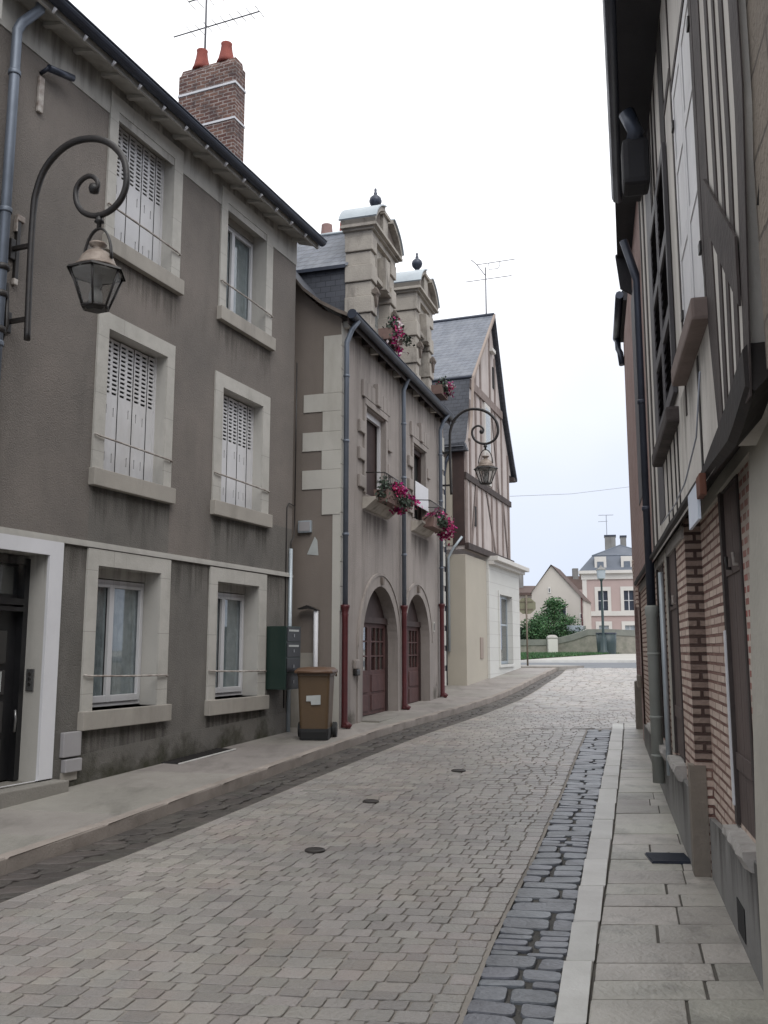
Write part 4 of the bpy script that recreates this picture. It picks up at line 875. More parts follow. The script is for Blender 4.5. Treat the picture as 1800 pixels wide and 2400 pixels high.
# ================================================================ generic wall lamp
def arc_pts(c,r,a0,a1,n): return [(c[0]+r*math.cos(lerp(a0,a1,i/n)),c[1]+r*math.sin(lerp(a0,a1,i/n))) for i in range(n+1)]
def lamp(label,root,x,z0):
    """wrought-iron wall bracket ending in a scroll; local -y points away from the wall"""
    t=thing('wall_lantern',label,'lamp',group='scrolled wall lanterns'); child_of_place(t,root,x,0,z0)
    P=lambda r,z:(0,-r,z)
    # curve measured from the photograph (r outwards, z up, z=0 at the upper arm)
    crv=[(.255,-.90),(.245,-.55),(.235,0),(.24,.38),(.262,.52),(.32,.68),(.41,.79),(.53,.875),(.66,.915),(.79,.915),(.93,.885),(1.06,.82),(1.17,.72),(1.245,.60),(1.275,.47),(1.27,.35),(1.22,.245),(1.13,.175),(1.02,.145),(.91,.16),(.81,.215),(.745,.30),(.72,.40),(.735,.475),(.785,.525),(.85,.545),(.91,.525),(.955,.48),(.965,.43),(.945,.39)]
    # smooth with Catmull-Rom
    S=[]
    for i in range(len(crv)-1):
        p0,p1,p2,p3=crv[max(0,i-1)],crv[i],crv[i+1],crv[min(len(crv)-1,i+2)]
        for j in range(4):
            u=j/4; S.append(tuple(.5*((2*p1[k])+(-p0[k]+p2[k])*u+(2*p0[k]-5*p1[k]+4*p2[k]-p3[k])*u*u+(-p0[k]+3*p1[k]-3*p2[k]+p3[k])*u**3) for k in(0,1)))
    S.append(crv[-1]); n=len(S)
    b=MB(); b.tube([P(*q) for q in S],[.029 if i<n*.1 else lerp(.031,.020,max(0,(i/n-.4)/.6)) for i in range(n)],10)
    b.lathe([(.0001,-.05),(.04,-.035),(.05,0),(.04,.035),(.0001,.05)],(0,0),10); 
    bm=b.bm
    for v in list(bm.verts)[-50:]: v.co=Vector((v.co.x,v.co.y-.925,v.co.z+.41))
    b.build('scroll_bracket','iron',t)
    for za in(0,-.70):
        b=MB(); b.box(-.018,.018,-.245,.0,za-.018,za+.018); b.bbox(-.035,.035,-.03,-.001,za-.10,za+.10,.01); b.build('wall_arm','iron',t)
    c=1.00; zt=.14
    b=MB(); b.lathe([(.0001,zt-.13),(.02,zt-.12),(.022,zt-.07),(.045,zt-.06),(.03,zt-.03),(.018,zt),(.03,zt+.02),(.0001,zt+.03)],(0,-c),10)
    hoop=[(0,-c+.15*math.cos(a),zt-.42+.30*math.sin(a)) for a in [PI*i/16 for i in range(17)]]
    hoop=[(p[0],p[1],min(p[2],zt-.12)) for p in hoop]
    b.tube(hoop,.011,6,flat=1.6); b.build('suspension_hoop','iron',t)
    zl=zt-.50   # shoulder of the lantern
    b=MB(); b.lathe([(.195,zl+.00),(.19,zl+.02),(.165,zl+.03),(.16,zl+.05),(.155,zl+.065),(.135,zl+.11),(.10,zl+.15),(.05,zl+.17),(.04,zl+.19),(.045,zl+.205),(.075,zl+.225),(.075,zl+.24),(.02,zl+.25)],(0,-c),24); b.build('dome','copper',t)
    # hexagonal glazed body
    R0,R1,hh=.235,.115,.34; zb=zl-.345; rot=PI/6
    def hexp(r,z): return [(r*math.cos(rot+PI/3*k),-c+r*math.sin(rot+PI/3*k),z) for k in range(6)]
    A_,B_=hexp(R0,zl-.03),hexp(R1,zb)
    b=MB(); top=hexp(R0+.03,zl-.04); top2=hexp(R0+.012,zl-.015); top3=hexp(.185,zl+.01)
    for X,Y in((top,top2),(top2,top3)):
        for k in range(6): b.face([X[k],X[(k+1)%6],Y[(k+1)%6],Y[k]])
    for k in range(6):
        b.tube([A_[k],B_[k]],.0105,6); b.tube([A_[k],A_[(k+1)%6]],.012,6); b.tube([B_[k],B_[(k+1)%6]],.014,6)
    bot=hexp(R1*.6,zb-.03)
    for k in range(6): b.face([B_[k],B_[(k+1)%6],bot[(k+1)%6],bot[k]])
    b.bm.faces.new([b.bm.verts.new(p) for p in bot]); b.build('cage','iron',t)
    b=MB()
    for k in range(6):
        q=lambda p:(p[0]*.985,-c+(p[1]+c)*.985,p[2]); b.face([q(A_[k]),q(A_[(k+1)%6]),q(B_[(k+1)%6]),q(B_[k])])
    b.build('glass_panes','opal',t)
    b=MB(); b.lathe([(.22,zl-.03),(.20,zl-.05),(.10,zl-.06),(.05,zl-.065),(.05,zl-.14),(.035,zl-.17),(.0001,zl-.18)],(0,-c),18); b.build('reflector','opalin',t)
    b=MB(); b.lathe([(.03,zl-.16),(.055,zl-.22),(.06,zl-.29),(.04,zl-.35),(.0001,zl-.37)],(0,-c),14); b.build('bulb','opalin',t)
    return t
l1=lamp('large black scrolled wall lantern hanging in front of the brown house',H1,-.95,5.29)
l2=lamp('farther black scrolled wall lantern at the end of the dormer house',H2,6.12,5.79)
# television aerials
def aerial(label,root,x,y,z,booms,mast):
    t=thing('tv_aerial',label,'aerial'); child_of_place(t,root,x,y,z)
    b=MB(); b.tube([(0,0,0),(0,0,mast)],.018,6); b.build('mast','wire',t)
    for i,(z_,x0,x1,els) in enumerate(booms):
        b=MB(); b.tube([(0,x0,z_),(0,x1,z_)],.011,5)
        for e in els: b.tube([(-.20*e[1],e[0],z_),(.20*e[1],e[0],z_)],.006,4)
        o=b.build('boom','wire',t)
    return t
aerial('thin metal aerial rising from the brick chimney of the brown house',H1,4.41,1.63,10.98,[(.66,.62,-1.0,[(-1.0+.16*k,.7) for k in range(9)]),(1.22,.35,-.5,[(.35,1),(.2,1.1),(0,1.1),(-.2,1)])],1.35)

# ================================================================ HOUSE 3: half-timbered gable house with a white shop front
H3=thing('timbered_gable_house','pink half-timbered gable house with slate roof over a white shop, ending the left row','house',(1.966,22.04,0),20.5)
zb=.35
b=MB(); b.bbox(0,2.02,0,6,zb,3.93,.01); b.build('beige_wall','h3cream',H3)
b=MB(); b.wall(2.02,5.72,zb,3.95,-.06,[(3.12,4.62,1.25,3.13)],.26); b.face([(2.02,-.06,zb),(2.02,.1,zb),(2.02,.1,3.95),(2.02,-.06,3.95)]); b.face([(5.72,-.06,zb),(5.72,6,zb),(5.72,6,3.95),(5.72,-.06,3.95)]); b.build('shop_wall','shopwall',H3)
b=MB(); b.bbox(2.02,6.05,-.32,6,3.95,4.07,.012); b.box(2.02,5.95,-.2,-.061,3.86,3.948); b.build('cornice','trim',H3)
sw=surround(3.12,4.62,1.25,3.13,(3.02,4.72,3.23),t=.03); sw=sw.build('shop_window','shopwall',H3,loc=(0,-.061,0))
b=MB(); b.box(3.12,4.62,.12,.16,3.05,3.13); b.box(3.12,3.2,.12,.16,1.25,3.05); b.box(4.54,4.62,.12,.16,1.25,3.05); b.box(3.2,4.54,.12,.16,1.25,1.33); b.box(3.2,4.54,.12,.16,2.3,2.35); b.build('frame','zinclt',sw)
b=MB(); b.box(3.2,4.54,.13,.135,1.33,3.05); b.build('pane','glass',sw)
b=MB(); b.box(3.12,4.62,.28,.3,1.25,3.13); b.build('interior','panelgrey',sw)
b=MB(); b.bbox(3.0,4.74,-.05,.2,1.17,1.25,.006); b.build('sill','shopwall',sw)
b=MB(); b.bbox(1.25,1.55,-.02,-.001,1.42,1.95,.006); b.build('meter_hatch','h3beam',H3)
# timbered upper wall
g=[(0,4.05),(0,6.7),(.30,7.35),(.55,8.45),(2.93,10.88),(4.02,8.45),(4.92,7.2),(5.20,6.75),(4.95,6.75),(4.95,4.05)]
b=MB(); b.prism(g,.0,.10); b.face([(0,.10,4.05),(0,6,4.05),(0,6,6.7),(0,.10,6.7)]); b.face([(4.95,.10,4.05),(4.95,6,4.05),(4.95,6,6.75),(4.95,.1,6.75)]); b.build('upper_wall','h3plaster',H3)
def zroof(x):
    P=[(0,6.7),(.30,7.35),(.55,8.45),(2.93,10.88),(4.02,8.45),(4.92,7.2),(5.3,6.7)]
    for (a,c),(d,e) in zip(P,P[1:]):
        if a<=x<=d: return c+(e-c)*(x-a)/(d-a)
    return 6.7
for x in (.12,.52,1.12,1.68,2.72,3.3,3.98,4.72):
    w_=.07 if x!=.12 else .1; zt=min(zroof(x-w_),zroof(x+w_))-.1
    for z0,z1 in ((4.2,5.78),(5.94,8.22),(8.44,zt)):
        z1=min(z1,zt)
        if z1-z0<.25: continue
        if 1.95<x<2.6 and z0==5.94: continue
        b=MB(); b.box(x-w_,x+w_,-.022,-.001,z0,z1); b.build('stud','h3timber',H3)
for z0,z1,xa,xb in((8.22,8.44,.52,4.05),(5.78,5.94,-.02,4.97)):
    b=MB(); b.box(xa,xb,-.05,-.001,z0,z1); b.build('tie_beam','h3timber' if z0>8 else 'h3dark',H3)
b=MB(); b.box(-.05,4.97,-.10,-.001,4.05,4.2); b.build('sill_beam','h3dark',H3)
for p in ([(.5,4.2),(.62,4.2),(1.1,5.78),(.98,5.78)],[(3.0,4.2),(3.12,4.2),(2.2,5.78),(2.08,5.78)],[(3.5,5.94),(3.62,5.94),(2.9,8.22),(2.78,8.22)],[(4.5,4.2),(4.62,4.2),(4.1,5.78),(3.98,5.78)]):
    b=MB(); b.prism(p,-.028,-.0225); b.build('brace','h3timber',H3)
f=MB(); f.box(1.96,2.58,-.05,-.001,6.0,8.2); f=f.build('window','trim',H3)
b=MB(); b.box(2.04,2.50,-.056,-.0505,6.9,8.1); b.build('pane','glass',f); b=MB(); b.box(2.05,2.49,-.0530,-.0515,6.91,8.09) if False else b.box(2.04,2.5,-.058,-.0565,6.1,6.85); b.build('lower_panel','h3plaster',f)
f=MB(); f.box(.83,.99,-.03,-.001,4.72,5.22); f.build('slot_window','dark',H3)
f=MB(); f.box(3.05,3.2,-.03,-.001,8.9,9.5); f.build('slot_window','dark',H3)
# roof: ridge at right angles to the street
b=MB()
def rpoly(P,y0,y1,t=.05):
    for (xa,za),(xb,zb_) in zip(P,P[1:]): b.face([(xa,y0,za),(xb,y0,zb_),(xb,y1,zb_),(xa,y1,za)])
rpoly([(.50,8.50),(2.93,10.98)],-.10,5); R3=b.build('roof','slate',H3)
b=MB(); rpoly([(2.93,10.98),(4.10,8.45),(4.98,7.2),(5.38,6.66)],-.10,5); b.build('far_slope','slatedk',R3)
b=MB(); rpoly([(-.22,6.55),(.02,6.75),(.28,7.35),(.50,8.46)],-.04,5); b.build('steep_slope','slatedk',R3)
b=MB(); b.tube([(2.93,-.12,10.99),(2.93,5,10.99)],.05,8); b.build('ridge_lead','zincdk',R3)
b=MB(); b.tube([(.50,-.1,8.49),(.50,5,8.49)],.045,8); b.build('break_lead','zincdk',R3)
V=[(.02,6.70),(.28,7.32),(.50,8.42),(2.93,10.90),(4.08,8.40),(4.95,7.14),(5.36,6.60)]; V2=[(-.01,6.77),(.25,7.36),(.47,8.50),(2.93,11.0),(4.13,8.47),(5.0,7.21),(5.41,6.67)]
b=MB(); b.prism(V[:4]+V2[:4][::-1],-.16,-.10); b.build('near_verge','h3beam',R3)
b=MB(); b.prism(V[3:]+V2[3:][::-1],-.15,-.08); b.build('far_verge','slatedk',R3)
b=MB(); b.bbox(2.70,3.05,-.12,-.001,9.85,9.95,.01); b.build('purlin_end','trim',R3)
b=MB(); b.bbox(5.05,5.34,-.12,1,6.58,6.70,.02); b.build('far_corbel','h3dark',R3)
# boarded return with a small flared slate hood, and the slate hung side
b=MB(); b.prism([(0,4.15),(.30,4.15),(.30,6.62),(0,6.62)],-.03,-.001,axis='x'); b.build('boarded_return','brownboard',H3)
b=MB(); b.prism([(-.12,6.45),(.62,6.45),(.55,6.62),(-.05,6.66)],-.18,-.002,axis='x'); b.build('flared_hood','slatedk',H3)
b=MB(); b.prism([(.30,4.15),(5.9,4.15),(5.9,6.3),(.30,6.3)],-.02,-.001,axis='x'); b.build('side_wall','h3cream',H3)
b=MB(); b.tube([(-.06,.50,.8),(-.06,.50,5.9),(-.05,.46,6.2),(-.05,.35,6.45)],.04,10); b.build('downpipe','zincdk',H3)
b=MB(); b.tube([(-.06,.06,4.35),(-.06,.30,4.05),(-.06,.41,3.85),(-.06,.41,1.6)],.032,8); b.build('small_pipe','zinclt',H3)
# filler wall joining the dormer house and the gable house
t=thing('link_wall','narrow greenish-grey wall in the gap between the dormer house and the gable house','wall',(1.30,19.56,0),17.3)
b=MB(); b.box(.01,2.3,.9,1.2,.2,5.2); b.build('wall','plinth',t)
b=MB(); b.prism([(.85,5.2),(1.25,5.2),(1.25,5.4)],.01,2.2,axis='x'); b.build('coping','slatedk',t)
aerial('tall thin aerial with two booms above the gable house ridge',H3,2.9,.10,10.9,[(1.62,.25,-.85,[(.30,.01)]),(1.15,.6,-.75,[])],1.5)
ob=[o for o in bpy.data.objects if o.name=='tv_aerial.001'][0]
b=MB(); b.tube([(0,.25,1.62),(0,.42,1.80)],.012,4); b.tube([(0,.42,1.80),(0,.10,1.30)],.012,4) if False else b.tube([(0,.25,1.62),(0,-.0,1.25)],.012,4)
b.tube([(0,-.1,1.62),(0,-.1,1.42),(0,-.35,1.42),(0,-.42,1.5),(0,-.42,1.62)],.010,4); b.build('reflector','wire',ob)

# ================================================================ RIGHT SIDE: timber-framed house
RH=thing('timber_framed_house','timber-framed house with cream plaster, red brick stripes and brown shutters, on the right','house',(1.60,4.09,0),12.8)
# local x away from the camera, +y towards the street
YN,YF,YU=-.05,.054,.125     # near ground-floor wall, far ground-floor wall, upper wall
zl=2.62
def G(x): return gz(4.09+x*.975)
b=MB()
b.wall(-1.38,1.97,.0,zl,YN,[(.34,.83,.78,2.50)],-.10,matf=lambda x,z: 0 if x<.5 else 1); b.build('near_wall',['bricks','bricksp'],RH)
b=MB(); b.wall(1.97,8.0,.0,zl,YF,[(2.66,3.24,.84,2.42),(3.92,4.50,.84,2.42),(5.3,6.1,.84,2.42)],-.10); b.face([(1.97,YN,0),(1.97,YF,0),(1.97,YF,zl),(1.97,YN,zl)]); b.build('far_wall',['bricksp'],RH)
b=MB(); b.box(1.955,1.9695,YN,YF-.001,.95,zl); b.build('pier_return','bricksd',RH)
b=MB(); b.wall(-.5,8.0,2.42,5.9,YU,[(-.28,.66,3.18,4.76),(1.45,2.35,3.2,4.7)],-.08,cuts=(4.0,),matf=lambda x,z: 1 if x>4 else 0); b.build('upper_wall',['creamold','pinkwall'],RH,recalc=False)
b=MB(); b.box(-.6,8,-6,-.3,-.2,5.9); b.build('core','dark',RH)
# plinth, sills
def gprism(b,x0,x1,y0,y1,z1a,z1b): b.prism([(x0,-.1),(x1,-.1),(x1,z1b),(x0,z1a)],y0,y1)
b=MB(); gprism(b,-.22,1.96,YN+.001,YN+.035,.74,.60); b.build('near_plinth','plinth',RH)
b=MB(); gprism(b,2.02,7.9,YF+.001,YF+.030,.76,.72); b.build('far_plinth','plinth',RH)
b=MB(); gprism(b,1.962,2.10,YN+.04,YF+.036,.92,.92); b.build('pier_base','oldstone',RH)
b=MB(); b.face([(-.05,YN+.0362,.05),(1.95,YN+.0362,.05),(1.95,YN+.0362,.60),(-.05,YN+.0362,.72)]); b.build('rain_streaks','streak',RH,recalc=False)
b=MB(); b.face([(2.1,YF+.031,.1),(7.9,YF+.031,.1),(7.9,YF+.031,.71),(2.1,YF+.031,.75)]); b.build('rain_streaks','streak',RH,recalc=False)
b=MB(); b.face([(-1.2,YU+.0068,4.6),(2.4,YU+.0068,4.6),(2.4,YU+.0068,5.7),(-1.2,YU+.0068,5.7)]); b.build('rain_streaks','streak',RH,recalc=False)
b=MB(); b.face([(-.3,YU+.003,2.5),(1.1,YU+.003,2.5),(1.1,YU+.003,3.07),(-.3,YU+.003,3.07)]); b.build('rain_streaks','streak',RH,recalc=False)
def oldsill(x0,x1,y,z):
    b=MB(); n=14; rows=[]
    for i in range(n+1):
        x=lerp(x0,x1,i/n); q=noise.noise((x*9,z,1))*.022; q2=noise.noise((x*12,z,5))*.022
        prof=[(y-.10,z-.13),(y+.05+q,z-.11+q2),(y+.085+q,z-.05),(y+.075+q2,z-.012+q*.6),(y-.10,z)]
        rows.append([b.bm.verts.new((x,p[0],p[1])) for p in prof])
    for A_,B_ in zip(rows,rows[1:]):
        for k in range(4): b.bm.faces.new([A_[k],A_[k+1],B_[k+1],B_[k]])
    b.bm.faces.new(rows[0]); b.bm.faces.new(rows[-1][::-1])
    return b
def closed_shutter(x0,x1,z0,z1,y,sill_,kx=0,mi='shutbrown'):
    fr=MB(); fr.box(x0-.045,x0,y-.06,y+.008,z0,z1+.04); fr.box(x1,x1+.075,y-.06,y+.020,z0,z1+.04); fr.box(x0,x1,y-.06,y+.010,z1,z1+.04)
    f=fr.build('window','timber',RH)
    for i in range(2):
        a,c=lerp(x0,x1,i/2)+.004,lerp(x0,x1,(i+1)/2)-.004
        b=MB(); n=3
        for k in range(n): b.bbox(lerp(a,c,k/n)+.001,lerp(a,c,(k+1)/n)-.001,y-.03,y+.001,z0+.01,z1-.005,.002)
        for z in (z0+.28,z1-.45): b.bbox(a,c,y+.0012,y+.010,z,z+.085,.003)
        s_=b.build('shutter',mi,f)
        b=MB(); b.tube([(a+.03,y+.005,z1-.42),(a+.03,y+.03,z1-.42),(a+.03,y+.032,z1-.36)],.010,6); b.build('hinge','rail' if i==0 else 'iron',s_)
    oldsill(x0-.09,x1+.08,y,sill_).build('sill','sillold',f)
closed_shutter(.34,.83,.76,2.48,YN,.755)
closed_shutter(2.66,3.24,.86,2.40,YF,.85)
closed_shutter(3.92,4.50,.86,2.40,YF,.84)
closed_shutter(5.3,6.1,.9,2.40,YF,.88)
b=MB(); b.bbox(.86,.90,YN-.02,YN+.03,.85,1.75,.006); b.build('pale_strip','white',RH)
b=MB(); b.bbox(3.27,3.36,YF+.001,YF+.03,.86,2.42,.004); b.build('pale_post','lintel',RH)
b=MB(); b.prism([(-1.35,-.1),(.12,-.1),(.10,.78),(-.13,1.90),(-.30,2.42),(-.33,2.489),(-1.35,2.489)],YN+.0355,YN+.045); b.build('plaster_pilaster','lintel',RH)
# yellowish lintel band and jetty
b=MB(); b.box(-1.3,.9,YN+.001,YN+.03,2.49,2.64); b.box(.9,1.95,YN+.001,YN+.02,2.48,2.64); b.build('lintel_band','lintel',RH)
b=MB(); b.box(1.98,7.9,YF+.001,YF+.02,2.38,2.46); b.build('far_lintel','sillold',RH)
def jetty():
    b=MB(); n=60; rows=[]
    T=[(2.66,-1.3),(2.57,-.8),(2.485,0),(2.50,2.3),(2.50,7.6)]; Bt=[(2.50,-1.3),(2.40,-.84),(2.42,.1),(2.43,1),(2.43,7.6)]
    for i in range(n+1):
        x=lerp(-1.24,7.6,i/n); s=.012*noise.noise((x*1.7,0,2)); zt_,zb_=interp(x,T)+s,interp(x,Bt)+s*.5
        prof=[(YN,zb_+.17),(YU-.01,zb_),(YU+.02,zb_+.02),(YU+.022,zt_-.02),(YU+.004,zt_),(YU-.02,zt_)]
        rows.append([b.bm.verts.new((x,p[0],p[1])) for p in prof])
    for A_,B_ in zip(rows,rows[1:]):
        for k in range(5): b.bm.faces.new([A_[k],A_[k+1],B_[k+1],B_[k]]).smooth=(k==3)
    b.bm.faces.new(rows[0]); b.bm.faces.new(rows[-1][::-1]); return b
jetty().build('jetty_beam','blackwood',RH)
# studs of the upper floor
def stud(x0,x1,z0,z1,lean=0,m='timber',pr=.022,nm='stud'):
    b=MB(); b.prism([(x0,z0),(x1,z0),(x1+lean,z1),(x0+lean,z1)],YU+.001,YU+pr); b.build(nm,m,RH)
for xa,xb,xc,xd in((-.60,-.48,-.55,-.22),(-.74,-.66,-.78,-.71),(-.90,-.82,-.95,-.90),(-1.06,-.98,-1.14,-1.06),(-1.24,-1.14,-1.43,-1.27)):
    b=MB(); b.prism([(xa,2.47),(xb,2.47),(xd,3.45),(xd,5.85),(xc,5.85),(xc,3.45)],YU+.0005,YU+.006); b.build('stud','timber',RH)
def stud(x0,x1,z0,z1,m='timber'):
    b=MB(); b.prism([(x0,z0),(x1,z0),(x1,z1),(x0,z1)],YU+.0005,YU+.006); b.build('stud',m,RH)
stud(.70,.74,2.9,5.85); stud(1.15,1.44,4.74,5.85,'blackwood'); stud(.11,.16,2.47,3.04,'blackwood')
for x in (1.80,2.06,2.30): stud(x,x+.07,4.74,5.85,'timber')
stud(2.44,3.0,2.6,5.85,'louvre')
for x in (3.3,3.75): stud(x,x+.14,2.5,5.85)
stud(4.9,5.9,3.2,5.5,'louvre')
for x in (1.28,1.50,1.80,2.12): stud(x,x+.045,2.48,3.02,'blackwood')
b=MB(); b.prism([(-.50,3.62),(-.50,3.40),(-1.18,2.80),(-1.18,3.05)],YU+.007,YU+.016); b.build('brace','timber',RH)
b=MB(); b.box(.76,1.15,YU+.001,YU+.006,4.9,4.97); b.build('rail_beam','timber',RH)
# extend upper wall towards the camera behind the nearest studs
b=MB(); b.prism([(-1.20,2.55),(-.5,2.46),(-.5,5.9),(-1.40,5.9),(-1.40,3.4)],YU-.2,YU); b.build('near_upper_wall','creamold',RH)
# white shuttered window
f=MB(); 
for q in((-.33,-.28),(.66,.71)): f.box(q[0],q[1],YU-.06,YU+.008,3.16,4.80)
f.box(-.28,.66,YU-.06,YU+.008,4.76,4.81); f=f.build('window','timber',RH)
for i in range(2):
    a,c=lerp(-.28,.66,i/2)+.004,lerp(-.28,.66,(i+1)/2)-.004; b=MB(); y0,y1=YU-.012,YU+.005
    b.box(a,c,y0,y0+.012,3.19,4.75)
    for q in((a,a+.06),(c-.06,c)): b.bbox(q[0],q[1],y0+.0125,y1,3.19,4.75,.004)
    for z in (3.19,3.72,4.22,4.67): b.bbox(a+.061,c-.061,y0+.0125,y1,z,z+.08,.004)
    s_=b.build('shutter','shut',f)
    for z in (3.4,4.5):
        b=MB(); b.bbox(a+.005 if i==0 else c-.06,a+.06 if i==0 else c-.005,y1,y1+.012,z,z+.05,.003); b.build('hinge','iron',s_)
b=MB(); b.bbox(-.34,.72,YU-.03,YU+.075,3.06,3.165,.015); b.build('sill','sillbrown',f)
b=MB(); b.tube([(.78,YU+.005,3.22),(.78,YU+.06,3.16),(.78,YU+.005,3.12)],.008,6); b.tube([(.78,YU,3.17),(.70,YU+.05,3.17)],.01,6); b.build('shutter_catch','rust',f)
# dark louvred shutters, opened flat against the wall around the second window
f=MB(); f.box(1.45,2.35,YU-.07,YU-.06,3.2,4.7); f=f.build('window','dark',RH)
for a,c in((1.12,1.74),(1.77,2.40)):
    b=MB(); y0,y1=YU+.004,YU+.030
    for q in((a,a+.06),(c-.06,c)): b.bbox(q[0],q[1],y0,y1,3.14,4.72,.004)
    for z in (3.14,3.62,4.10,4.64): b.bbox(a+.06,c-.06,y0,y1,z,z+.09,.004)
    b.box(a+.055,c-.055,y0-.002,y0+.001,3.18,4.68)
    for z in frange(3.25,4.60,.060):
        if any(abs(z-q)<.08 for q in(3.66,4.15)): continue
        b.face([(a+.06,y0,z+.03),(c-.06,y0,z+.03),(c-.06,y1-.004,z),(a+.06,y1-.004,z)]); b.face([(a+.06,y0,z+.022),(c-.06,y0,z+.022),(c-.06,y1-.004,z-.008),(a+.06,y1-.004,z-.008)])
    b.build('louvred_shutter','louvre',f,recalc=False)
b=MB(); b.bbox(1.15,2.55,YU-.03,YU+.075,2.97,3.07,.02); b.build('sill','timber',f)
# eave and roof
import itertools
def world_to_RH(p):
    v=RH.location; a=-RH.rotation_euler[2]; x,y=p[0]-v[0],p[1]-v[1]; return (x*math.cos(a)-y*math.sin(a),x*math.sin(a)+y*math.cos(a),p[2])
def eave(p0,p1,z,back,nm,m='roofdk',th=.10,rise=1.1):
    """roof plane rising from the eave line p0-p1 (world plan points) away from the street, with soffit and fascia"""
    a=world_to_RH((p0[0],p0[1],z)); c=world_to_RH((p1[0],p1[1],z)); b=MB()
    A2_,C2_=(a[0],a[1]-back,z+back*rise),(c[0],c[1]-back,z+back*rise)
    sof=[a,c,(c[0],-.2,z-.02),(a[0],-.2,z-.02)]
    b.face(sof); b.face([(a[0],a[1],z+th),(c[0],c[1],z+th),C2_,A2_]); b.face([a,c,(c[0],c[1],z+th),(a[0],a[1],z+th)]); b.face([c,(c[0],c[1],z+th),C2_,(c[0],-.2,z-.02)]); b.face([a,(a[0],a[1],z+th),A2_,(a[0],-.2,z-.02)])
    return b.build(nm,m,RH,recalc=False)
rf=eave((-.10,-.5),(2.13,7.7),5.6,3.5,'roof')
b=MB(); pts=[world_to_RH((x,y,5.66)) for x,y in ((-.1,-.5),(1.4,5.0),(2.13,7.72))]; b.tube([(p[0],p[1]+.03,p[2]) for p in pts],.055,8); b.build('gutter','zincdk',rf)
r2=eave((1.96,7.3),(2.60,9.7),5.95,3.0,'roof'); 
b=MB(); p=world_to_RH((2.60,9.7,5.95)); b.prism([(p[1]-.02,5.60),(p[1]+.02,5.98),(p[1]-.5,6.3),(-.2,5.7),(-.2,5.3)],p[0]-.05,p[0],axis='x'); b.build('gable_end','roofdk',r2)
# swan-neck at the eave
b=MB(); q=world_to_RH((1.78,6.15,5.5)); b.tube([(q[0],q[1]+.02,5.5),(q[0],q[1]-.04,5.34),(q[0]+.05,YU+.16,5.26),(q[0]+.08,YU+.10,5.34)],.06,12); b.build('swan_neck','zincdk',rf)
b=MB(); b.bbox(q[0]-.02,q[0]+.22,YU+.03,YU+.22,4.95,5.30,.04); b.build('hopper','roofdk',rf)
# downpipes far end
b=MB(); b.tube([(4.25,.145,2.0),(4.25,.145,5.1),(4.22,.26,5.5)],.040,12); 
for z in(2.9,3.9): b.lathe([(.046,z),(.05,z+.01),(.05,z+.03),(.046,z+.04)],(4.25,.145),14)
p=b.build('downpipe','zincdk',RH)
b=MB(); b.lathe([(.052,.50),(.052,1.94),(.060,1.96),(.060,2.02),(.048,2.04)],(4.25,.145),16); 
for z in (.72,1.05,1.6): b.lathe([(.054,z),(.058,z+.005),(.058,z+.018),(.054,z+.023)],(4.25,.145),14)
b.build('lower_sleeve','sleeve',p)
b=MB(); b.tube([(3.80,.085,.62),(3.80,.085,2.3)],.022,8); b.build('conduit','zinclt',RH)
# black vine-like cable along the jetty
b=MB(); b.tube([(-.5,YU+.07,2.78),(-.3,YU+.075,2.55),(.3,YU+.07,2.46),(.9,YU+.07,2.44),(1.9,YU+.07,2.47)],.004,5); b.build('cable','wirelt',RH)
# blank sign panel on a rusty bracket
t=thing('hanging_sign','blank pale blue sign panel projecting under the jetty of the timber-framed house','sign',group=None); child_of_place(t,RH,.22,YU+.03,2.33)
b=MB(); b.prism([(-.20,-.09),(.21,-.09),(.21,.08),(-.20,.08)],.005,.018); b.build('panel','signw',t)
b=MB(); b.bbox(-.33,-.19,-.01,.02,.0,.10,.006); b.build('bracket','rust',t)
# cellar opening in the plinth
b=MB(); b.box(.62,.86,YN+.036,YN+.040,.24,.40); b.build('cellar_opening','dark',RH)
# ---- nearest stone house on the right edge
SH=thing('stone_house','rough pale stone house wall with a blue-grey downpipe at the right edge','house',(1.60,4.09,0),12.8)
b=MB(); b.box(-6,-1.36,-2,.098,2.52,6.2); b.build('upper_wall','stoneblock',SH)
b=MB(); b.box(-6,-1.375,-2,.078,-.3,2.52); b.build('lower_wall','lintel',SH)
b=MB(); b.box(-1.374,-1.36,.02,.078,-.2,2.50); b.build('corner_board','capstone',SH)
b=MB(); b.box(-6,-1.2,-.6,.3,6.2,6.3); b.build('eave','roofdk',SH)
b=MB(); b.tube([(-1.43,.02,3.35),(-1.43,.02,6.0)],.045,12); b.build('downpipe','zinc',SH)
b=MB(); b.tube([(-1.40,.10,3.05),(-1.44,.09,3.15),(-1.43,.05,3.17),(-1.42,.04,3.1),(-1.40,.09,3.06)],.005,5); b.build('cable_loop','iron',SH)
